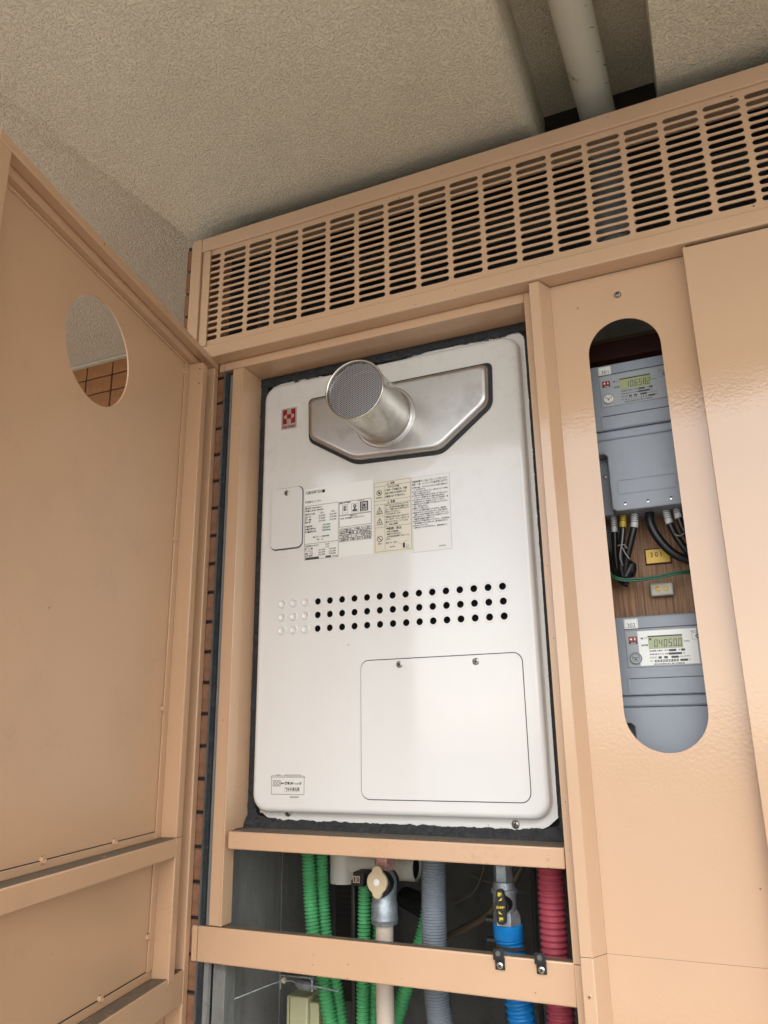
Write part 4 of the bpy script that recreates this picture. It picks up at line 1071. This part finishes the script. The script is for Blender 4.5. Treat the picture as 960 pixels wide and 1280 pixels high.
cable([(-0.0845, 0.108, ZM), (-0.0870, 0.106, 0.277), (-0.0960, 0.108, 0.250), (-0.1045, 0.112, 0.225), (-0.1085, 0.118, 0.205)], 0.0050, 'thick black cable with white striped tape slanting down to the left', (0.0, 0.026))
cable([(-0.0640, 0.112, ZM), (-0.0650, 0.108, 0.280), (-0.0560, 0.108, 0.255), (-0.0380, 0.112, 0.232), (-0.0100, 0.118, 0.218)], 0.0062, 'thick black cable curving right in front of the brass number plate')
cable([(-0.0425, 0.108, ZM), (-0.0395, 0.106, 0.276), (-0.0310, 0.108, 0.252), (-0.0180, 0.112, 0.230), (0.0, 0.118, 0.215)], 0.0048, 'black cable with white striped tape slanting down to the right', (0.0, 0.026))
cable([(-0.0285, 0.108, ZM), (-0.0265, 0.106, 0.280), (-0.0190, 0.108, 0.256), (-0.0050, 0.112, 0.235)], 0.0046, 'rightmost black cable of the upper meter at the window edge', (0.0, 0.020))
bn = thing('cable_bundle', 'looped bundle of black cables gathered at the left window edge', 'cable bundle', (-0.115, 0.125, 0.21))
for k in range(6):
    dx = 0.003*k
    obj('loop', MB().tube(catmull([(-0.128+dx, 0.135, 0.285), (-0.126+dx, 0.132, 0.245-0.004*k), (-0.118+dx*1.2, 0.120, 0.212), (-0.106+dx*0.6, 0.116, 0.208+0.003*k), (-0.1035, 0.122, 0.226), (-0.112, 0.138, 0.236)], 0.005), 0.0066, 12), M['cable'], bn, smooth=True)
gw = thing('earth_wire', 'thin green wire crossing the brown board below the brass plate', 'wire', (-0.07, 0.135, 0.21))
for dz in (0, -0.0028):
    obj('wire_strand', MB().tube(catmull([(-0.135, 0.112, 0.222+dz), (-0.118, 0.108, 0.206+dz), (-0.095, 0.112, 0.2025+dz), (-0.062, 0.118, 0.205+dz), (-0.035, 0.120, 0.2085+dz), (-0.005, 0.125, 0.2085+dz)], 0.004), 0.0014, 8), M['greenwire'], gw, smooth=True)
for lab_, pts in (('thin grey cable tie crossed over the left cables', [(-0.112, 0.101, 0.250), (-0.1030, 0.100, 0.2505), (-0.0995, 0.101, 0.245)]),
                  ('thin grey cable tie on the right slanting cables', [(-0.0345, 0.102, 0.258), (-0.028, 0.100, 0.2545), (-0.0225, 0.101, 0.258)]),
                  ('pale bell wire dangling among the left cables', [(-0.1015, 0.100, 0.274), (-0.1045, 0.099, 0.256), (-0.1100, 0.100, 0.235), (-0.1080, 0.106, 0.222)]),
                  ('pale tie end hanging down right over the left cables', [(-0.107, 0.0995, 0.250), (-0.1025, 0.099, 0.238), (-0.0975, 0.101, 0.229)])):
    o = obj('cable_tie', MB().tube(catmull(pts, 0.003), 0.0008, 6), M['tie'], smooth=True)
    tag(o, lab_, 'cable tie')

# ================================================================== PIPES UNDER THE HEATER
def pipe_thing(name, label_, cat, pts, rad, pitch, depth, m, group=None, sharp=False, n=20):
    t = thing(name, label_, cat, pts[-1], group=group)
    obj('corrugated_tube', corrugated(pts, rad, pitch, depth, n, sharp), M[m], t, smooth=True, angle=180); return t
G = 'green corrugated conduits'
pipe_thing('green_conduit', 'leftmost green corrugated conduit leaning right below the sill', 'conduit', [(-0.636, 0.15, -0.10), (-0.6325, 0.15, -0.19), (-0.6220, 0.15, -0.295), (-0.6055, 0.15, -0.355), (-0.5915, 0.15, -0.415), (-0.572, 0.15, -0.50)], 0.0114, 0.0052, 0.0030, 'green', G)
pipe_thing('green_conduit', 'second green corrugated conduit close behind the leftmost one', 'conduit', [(-0.6215, 0.172, -0.10), (-0.6215, 0.172, -0.19), (-0.6130, 0.172, -0.300), (-0.5965, 0.172, -0.361), (-0.5845, 0.172, -0.418), (-0.568, 0.172, -0.50)], 0.0110, 0.0052, 0.0030, 'green', G)
pipe_thing('green_conduit', 'green corrugated conduit fixed under the small black clamp', 'conduit', [(-0.5345, 0.15, -0.221), (-0.5365, 0.15, -0.295), (-0.5388, 0.15, -0.355), (-0.5395, 0.15, -0.41), (-0.541, 0.15, -0.50)], 0.0104, 0.0052, 0.0028, 'green', G)
pipe_thing('green_conduit', 'green corrugated conduit half hidden left of the clamped one', 'conduit', [(-0.548, 0.175, -0.30), (-0.553, 0.175, -0.36), (-0.558, 0.175, -0.42), (-0.564, 0.175, -0.50)], 0.0100, 0.0052, 0.0028, 'green', G)
pipe_thing('green_conduit', 'green corrugated conduit just left of the cream pipe', 'conduit', [(-0.524, 0.180, -0.255), (-0.527, 0.178, -0.31), (-0.5300, 0.172, -0.36), (-0.533, 0.17, -0.42), (-0.536, 0.17, -0.50)], 0.0100, 0.0052, 0.0028, 'green', G)
pipe_thing('green_conduit', 'green corrugated conduit slanting between cream pipe and grey hose', 'conduit', [(-0.4400, 0.19, -0.22), (-0.4520, 0.18, -0.285), (-0.4790, 0.17, -0.361), (-0.4980, 0.17, -0.41), (-0.520, 0.17, -0.47)], 0.0114, 0.0052, 0.0030, 'green', G)
pipe_thing('grey_hose', 'thick blue grey corrugated hose in the middle below the sill', 'hose', [(-0.4195, 0.14, -0.10), (-0.4192, 0.14, -0.184), (-0.4215, 0.14, -0.293), (-0.4200, 0.14, -0.351), (-0.4148, 0.14, -0.40), (-0.405, 0.14, -0.50)], 0.0182, 0.0038, 0.0022, 'grey_hose', n=28)
pipe_thing('red_hose', 'thick crimson corrugated hose nearest the right post', 'hose', [(-0.2435, 0.12, -0.150), (-0.2440, 0.12, -0.18), (-0.2455, 0.12, -0.29), (-0.2435, 0.12, -0.347), (-0.2438, 0.12, -0.40), (-0.243, 0.12, -0.50)], 0.0182, 0.0076, 0.0028, 'red_hose', n=28)
# cream pipe with gas valve
gv = thing('gas_valve', 'cast zinc valve with cream round handle on the cream pipe', 'valve', (-0.49, 0.12, -0.25))
obj('top_nut', MB().lathe((-0.488, 0.12, -0.1935), (0, 0, 1), [(0, 0.0150), (0.002, 0.0160), (0.03, 0.0160), (0.032, 0.015)], 6), M['tape_red'], gv, bevel=0.001)
obj('neck', MB().lathe((-0.488, 0.12, -0.150), (0, 0, -1), [(0, 0.011), (0.10, 0.011)], 20), M['zinc'], gv, smooth=True)
obj('valve_body', MB().lathe((-0.4895, 0.12, -0.266), (0, 0, 1), [(0, 0.0165), (0.001, 0.0190), (0.0068, 0.0195), (0.0072, 0.0200), (0.011, 0.0192), (0.012, 0.0190), (0.028, 0.0190), (0.029, 0.0182), (0.040, 0.0180), (0.055, 0.0190), (0.064, 0.0175), (0.072, 0.012)], 32), M['zinc'], gv, smooth=True, angle=50)
obj('valve_barrel', MB().lathe((-0.4895, 0.12, -0.2105), (0, -1, 0), [(-0.018, 0.0165), (0.010, 0.0185), (0.0215, 0.0180), (0.0222, 0.017)], 28), M['rubber'], gv, smooth=True)
hp = []
for i in range(48):
    a = 2*math.pi*i/48; rr_ = 0.0158 + 0.0062*max(0, abs(math.sin(a))-0.86)/0.14
    hp.append((-0.4880+rr_*math.cos(a), -0.2060+rr_*math.sin(a)))
hd = obj('handle', MB().rings([[(x, 0.096, z) for x, z in hp], [(x, 0.0895, z) for x, z in hp]]), M['cream'], gv, bevel=0.0015, smooth=True, angle=40)
sub('handle_cap', MB().lathe((-0.4882, 0.0895, -0.2060), (0, -1, 0), [(0, 0.0048), (0.001, 0.0046), (0.0014, 0.003)], 20), M['label'], hd, smooth=True)
cpp = thing('cream_pipe', 'smooth cream plastic pipe leaving the bottom of the zinc valve', 'pipe', (-0.49, 0.12, -0.5))
obj('pipe_run', MB().tube([(-0.4898, 0.12, -0.267), (-0.4902, 0.12, -0.30), (-0.4908, 0.12, -0.345), (-0.4900, 0.12, -0.40), (-0.488, 0.12, -0.50)], 0.0129, 24), M['cream_pipe'], cpp, smooth=True)
dp = thing('drain_pipe', 'off white drain pipe with elbow running sideways behind the valve', 'pipe', (-0.56, 0.2, -0.2))
obj('elbow', MB().lathe((-0.594, 0.20, -0.2300), (0, 0, 1), [(0, 0.0195), (0.0005, 0.0232), (0.060, 0.0232), (0.062, 0.020)], 28), M['pvc2'], dp, smooth=True)
obj('cross_pipe', MB().tube([(-0.594, 0.20, -0.2020), (-0.49, 0.20, -0.2020)], 0.0118*1.5, 24), M['pvc2'], dp, smooth=True)
obj('open_end', MB().lathe((-0.506, 0.20, -0.2020), (1, 0, 0), [(0, 0.018), (0.001, 0.0200), (0.037, 0.0200), (0.038, 0.0185), (0.036, 0.0160), (0.02, 0.015)], 28), M['pvc2'], dp, smooth=True)
obj('end_dark_disc', MB().lathe((-0.472, 0.20, -0.2020), (1, 0, 0), [(0, 0.016), (0.001, 0.0155)], 20), M['black'], dp)  # black disc paints the dark inside of the open pipe end
cl = thing('conduit_clamp', 'small black clamp with chrome buckle above the green conduit', 'clamp', (-0.537, 0.14, -0.21))
obj('clamp_body', MB().box(-0.5470, -0.5290, 0.134, 0.165, -0.2215, -0.2020), M['rubber'], cl, bevel=0.001)
obj('clamp_arm', MB().box(-0.5530, -0.5475, 0.140, 0.150, -0.50, -0.2140), M['rubber'], cl, bevel=0.001)
for x in (-0.5462, -0.5402):
    obj('buckle', plate([(x, -0.2165), (x+0.0052, -0.2165), (x+0.0052, -0.2070), (x, -0.2070)], [[(x+0.0014, -0.2150), (x+0.0038, -0.2150), (x+0.0038, -0.2085), (x+0.0014, -0.2085)]], 0.1325, 0.1338), M['bright_screw'], cl)
# water valve with blue fitting
wv_ = thing('water_valve', 'zinc stop valve with black lever lettered in yellow above a blue hose', 'valve', (-0.308, 0.12, -0.25))
obj('hex_nut', MB().lathe((-0.3100, 0.12, -0.2000), (0, 0, 1), [(0, 0.0128), (0.002, 0.0135), (0.022, 0.0135), (0.024, 0.012)], 6), M['zinc'], wv_, bevel=0.0008)
obj('neck', MB().lathe((-0.310, 0.12, -0.150), (0, 0, -1), [(0, 0.009), (0.06, 0.009)], 18), M['zinc'], wv_, smooth=True)
obj('valve_body', MB().lathe((-0.3095, 0.12, -0.2140), (0, 0, 1), [(-0.030, 0.0150), (-0.012, 0.0160), (0.0, 0.0160), (0.0005, 0.0180), (0.0050, 0.0180), (0.0055, 0.0160), (0.014, 0.0140)], 30), M['zinc'], wv_, smooth=True, angle=40)
obj('lower_nut', MB().lathe((-0.3080, 0.12, -0.2535), (0, 0, 1), [(0, 0.0185), (0.001, 0.0195), (0.013, 0.0190), (0.020, 0.0150)], 6), M['zinc'], wv_, bevel=0.001)
obj('body_barrel', MB().lathe((-0.3075, 0.12, -0.2250), (0, -1, 0), [(0, 0.0120), (0.016, 0.0110), (0.026, 0.0098)], 20), M['rubber'], wv_, smooth=True)
lv = obj('lever', plate(round_poly([(-0.3010, -0.2470), (-0.3005, -0.2300), (-0.2990, -0.2220), (-0.3030, -0.2040), (-0.3115, -0.2040), (-0.3150, -0.2220), (-0.3145, -0.2300), (-0.3125, -0.2470)][::-1], 0.005), [], 0.088, 0.094), M['rubber'], wv_, bevel=0.0015)
mb = MB(); yy = 0.0877
text(mb, '閉', -0.3098, -0.2080, 0.0050, 0.0048, yy, bold=0.03)
mb.add([(-0.3096, yy, -0.2185), (-0.3046, yy, -0.2172), (-0.3046, yy, -0.2140)], [(0, 1, 2)])
text(mb, '止水栓', -0.3128, -0.2242, 0.0120, 0.0034, yy, bold=0.03)
mb.add([(-0.3096, yy, -0.2335), (-0.3046, yy, -0.2348), (-0.3096, yy, -0.2305)], [(0, 1, 2)])
text(mb, '開', -0.3092, -0.2380, 0.0050, 0.0048, yy, bold=0.03)
sub('lettering', mb, M['yellow'], lv)
bh = thing('blue_hose', 'bright blue ribbed hose with a plain blue sleeve below the stop valve', 'hose', (-0.30, 0.12, -0.5))
obj('sleeve', MB().lathe((-0.3070, 0.12, -0.2700), (0, 0, 1), [(-0.022, 0.0155), (-0.0005, 0.0170), (0, 0.0195), (0.0005, 0.0200), (0.0175, 0.0200), (0.018, 0.019)], 32), M['blue'], bh, smooth=True, angle=50)
obj('hose_ribs', corrugated([(-0.3060, 0.12, -0.272), (-0.3040, 0.12, -0.295), (-0.2985, 0.12, -0.34), (-0.2945, 0.12, -0.375), (-0.286, 0.12, -0.50)], 0.0192, 0.0090, 0.0030, 28), M['blue'], bh, smooth=True, angle=180)
obj('grey_washer', MB().lathe((-0.3045, 0.12, -0.2810), (0.05, 0, 1), [(0, 0.0195), (0.0005, 0.0202), (0.004, 0.0202), (0.0045, 0.0195)], 28), M['grout'], bh, smooth=True)
# old brown hose, cables, dark objects behind
for nm, lab_, cat_, pts, rd, m_ in (('brown_hose', 'old brown hose sloping up to the right behind the pipes', 'hose', [(-0.52, 0.32, -0.345), (-0.458, 0.30, -0.319), (-0.40, 0.30, -0.290), (-0.370, 0.30, -0.262), (-0.332, 0.30, -0.215), (-0.31, 0.32, -0.16)], 0.0062, 'hose_brown'),
                                     ('shaft_cable', 'thin dark cable hanging left of the crimson hose', 'cable', [(-0.288, 0.20, -0.10), (-0.287, 0.20, -0.20), (-0.289, 0.20, -0.30), (-0.286, 0.20, -0.50)], 0.0040, 'grout'),
                                     ('shaft_cable', 'second dark cable close beside the crimson hose', 'cable', [(-0.270, 0.18, -0.10), (-0.272, 0.18, -0.20), (-0.272, 0.18, -0.30), (-0.270, 0.18, -0.50)], 0.0036, 'grout'),
                                     ('bell_wire', 'thin pale wire slanting behind the grey corrugated hose', 'wire', [(-0.42, 0.22, -0.255), (-0.385, 0.22, -0.235), (-0.365, 0.22, -0.195), (-0.350, 0.22, -0.16)], 0.0009, 'hose_brown'),
                                     ('bell_wire', 'thin pale wire running level behind the stop valve', 'wire', [(-0.40, 0.24, -0.215), (-0.36, 0.24, -0.226), (-0.31, 0.24, -0.236)], 0.0008, 'hose_brown')):
    tag(obj(nm, MB().tube(catmull(pts, 0.008), rd, 12), M[m_], smooth=True), lab_, cat_)
tag(obj('black_insulated_pipe', MB().tube(catmull([(-0.455, 0.26, -0.50), (-0.458, 0.25, -0.36), (-0.462, 0.24, -0.30), (-0.468, 0.24, -0.272), (-0.490, 0.25, -0.262), (-0.52, 0.28, -0.262)], 0.006), 0.017, 14), M['cable'], smooth=True), 'black insulated pipe bending behind the zinc valve and cream pipe', 'pipe')
db = thing('dark_unit', 'dark box with a faint label standing deep behind the green conduits', 'box', (-0.665, 0.35, -0.45))
obj('box_body', MB().box(-0.690, -0.640, 0.36, 0.50, -0.45, -0.235), M['dark_board'], db, bevel=0.003)
mb = MB(); frame_lines(mb, -0.6860, -0.6440, -0.335, -0.262, 0.3595, 0.0012)
for k in range(6): rect(mb, -0.680, -0.652+0.004*(k % 2), -0.275-0.009*k, -0.273-0.009*k, 0.3595)
obj('label_print', mb, M['grout'], db)
for x in (-0.380, -0.30): tag(obj('support_bracket', MB().box(x, x+0.012, 0.34, 0.35, -0.55, -0.10), M['grout'], bevel=0.001), 'rusty dark upright %s the stop valve deep in the shaft' % ('left of' if x < -0.35 else 'right behind'), 'bracket')
for z, lb_ in ((-0.2560, 'upper'), (-0.2820, 'lower')): tag(obj('black_stub', MB().lathe((-0.346, 0.15, z), (1, 0, 0), [(0, 0.0052), (0.001, 0.006), (0.030, 0.006), (0.031, 0.005)], 18), M['rubber'], smooth=True), lb_ + ' black rubber stub left of the blue sleeve', 'stub')
# black L clips on the lower rail
def make_clip(x, lab_):
    t = thing('black_clip', lab_, 'clip', (x, 0.028, -0.27), group='black clips on the lower rail')
    mb = MB().box(x-0.0060, x+0.0060, 0.0270, 0.0296, -0.2835, -0.2690)
    obj('lower_plate', mb, M['rubber'], t, bevel=0.0006)
    mb = MB().box(x-0.0070, x+0.0062, 0.0225, 0.0250, -0.2720, -0.2592)
    u = obj('upper_plate', mb, M['rubber'], t, bevel=0.0008)
    sub('clip_hole', MB().lathe((x-0.0004, 0.0224, -0.2645), (0, -1, 0), [(0, 0.0032), (0.0004, 0.0028), (0.0002, 0.0018)], 16), M['concrete_dk'], u, smooth=True)
    add_screw(t, (x+0.0003, 0.0269, -0.2783), 0.0040, 0.0022, 'bright_screw')
make_clip(-0.2945, 'left black clip screwed to the lower rail below the blue hose')
make_clip(-0.2428, 'right black clip screwed to the lower rail below the crimson hose')
# bracket with wire below the rail, and the junction box
bk_ = thing('wire_bracket', 'bent grey steel bracket with cable gland under the lower rail', 'bracket', (-0.62, 0.1, -0.35))
mb = MB().tube([(-0.6490, 0.10, -0.3590), (-0.6490, 0.10, -0.3410), (-0.6000, 0.10, -0.3400), (-0.5965, 0.10, -0.3425), (-0.5962, 0.10, -0.3570)], 0.0014, 8)
obj('bracket_bar', mb, M['zinc'], bk_, bevel=0.0)
obj('bracket_plate', MB().box(-0.6500, -0.5950, 0.100, 0.118, -0.3412, -0.3395), M['zinc'], bk_, bevel=0.0006)
obj('ferrule', MB().lathe((-0.6475, 0.103, -0.3480), (1, 0, 0), [(0, 0.0040), (0.004, 0.0044), (0.006, 0.003)], 14), M['cream'], bk_, smooth=True)
obj('gland', MB().lathe((-0.6260, 0.106, -0.3510), (1, 0, -0.05), [(0, 0.003), (0.006, 0.0068), (0.024, 0.0068), (0.026, 0.004), (0.036, 0.003)], 18), M['zinc'], bk_, smooth=True)
tag(obj('steel_wire', MB().tube(catmull([(-0.830, 0.03, -0.4120), (-0.72, 0.07, -0.3745), (-0.6470, 0.10, -0.3485), (-0.62, 0.10, -0.3490), (-0.590, 0.10, -0.3500), (-0.5640, 0.12, -0.3590)], 0.01), 0.0011, 8), M['zinc'], smooth=True), 'thin steel wire stretched from the bracket down to the left', 'wire')
jb = thing('junction_box', 'tall pale green cream box standing below the wire bracket', 'junction box', (-0.64, 0.17, -0.5))
obj('box_body', MB().box(-0.6675, -0.6310, 0.150, 0.205, -0.60, -0.3830), M['junction'], jb, bevel=0.0025)
obj('box_seam', MB().box(-0.6618, -0.6608, 0.1492, 0.1502, -0.60, -0.3850), M['hose_brown'], jb)
obj('box_flange', MB().box(-0.6308, -0.6150, 0.156, 0.215, -0.60, -0.3900), M['junction'], jb, bevel=0.002)
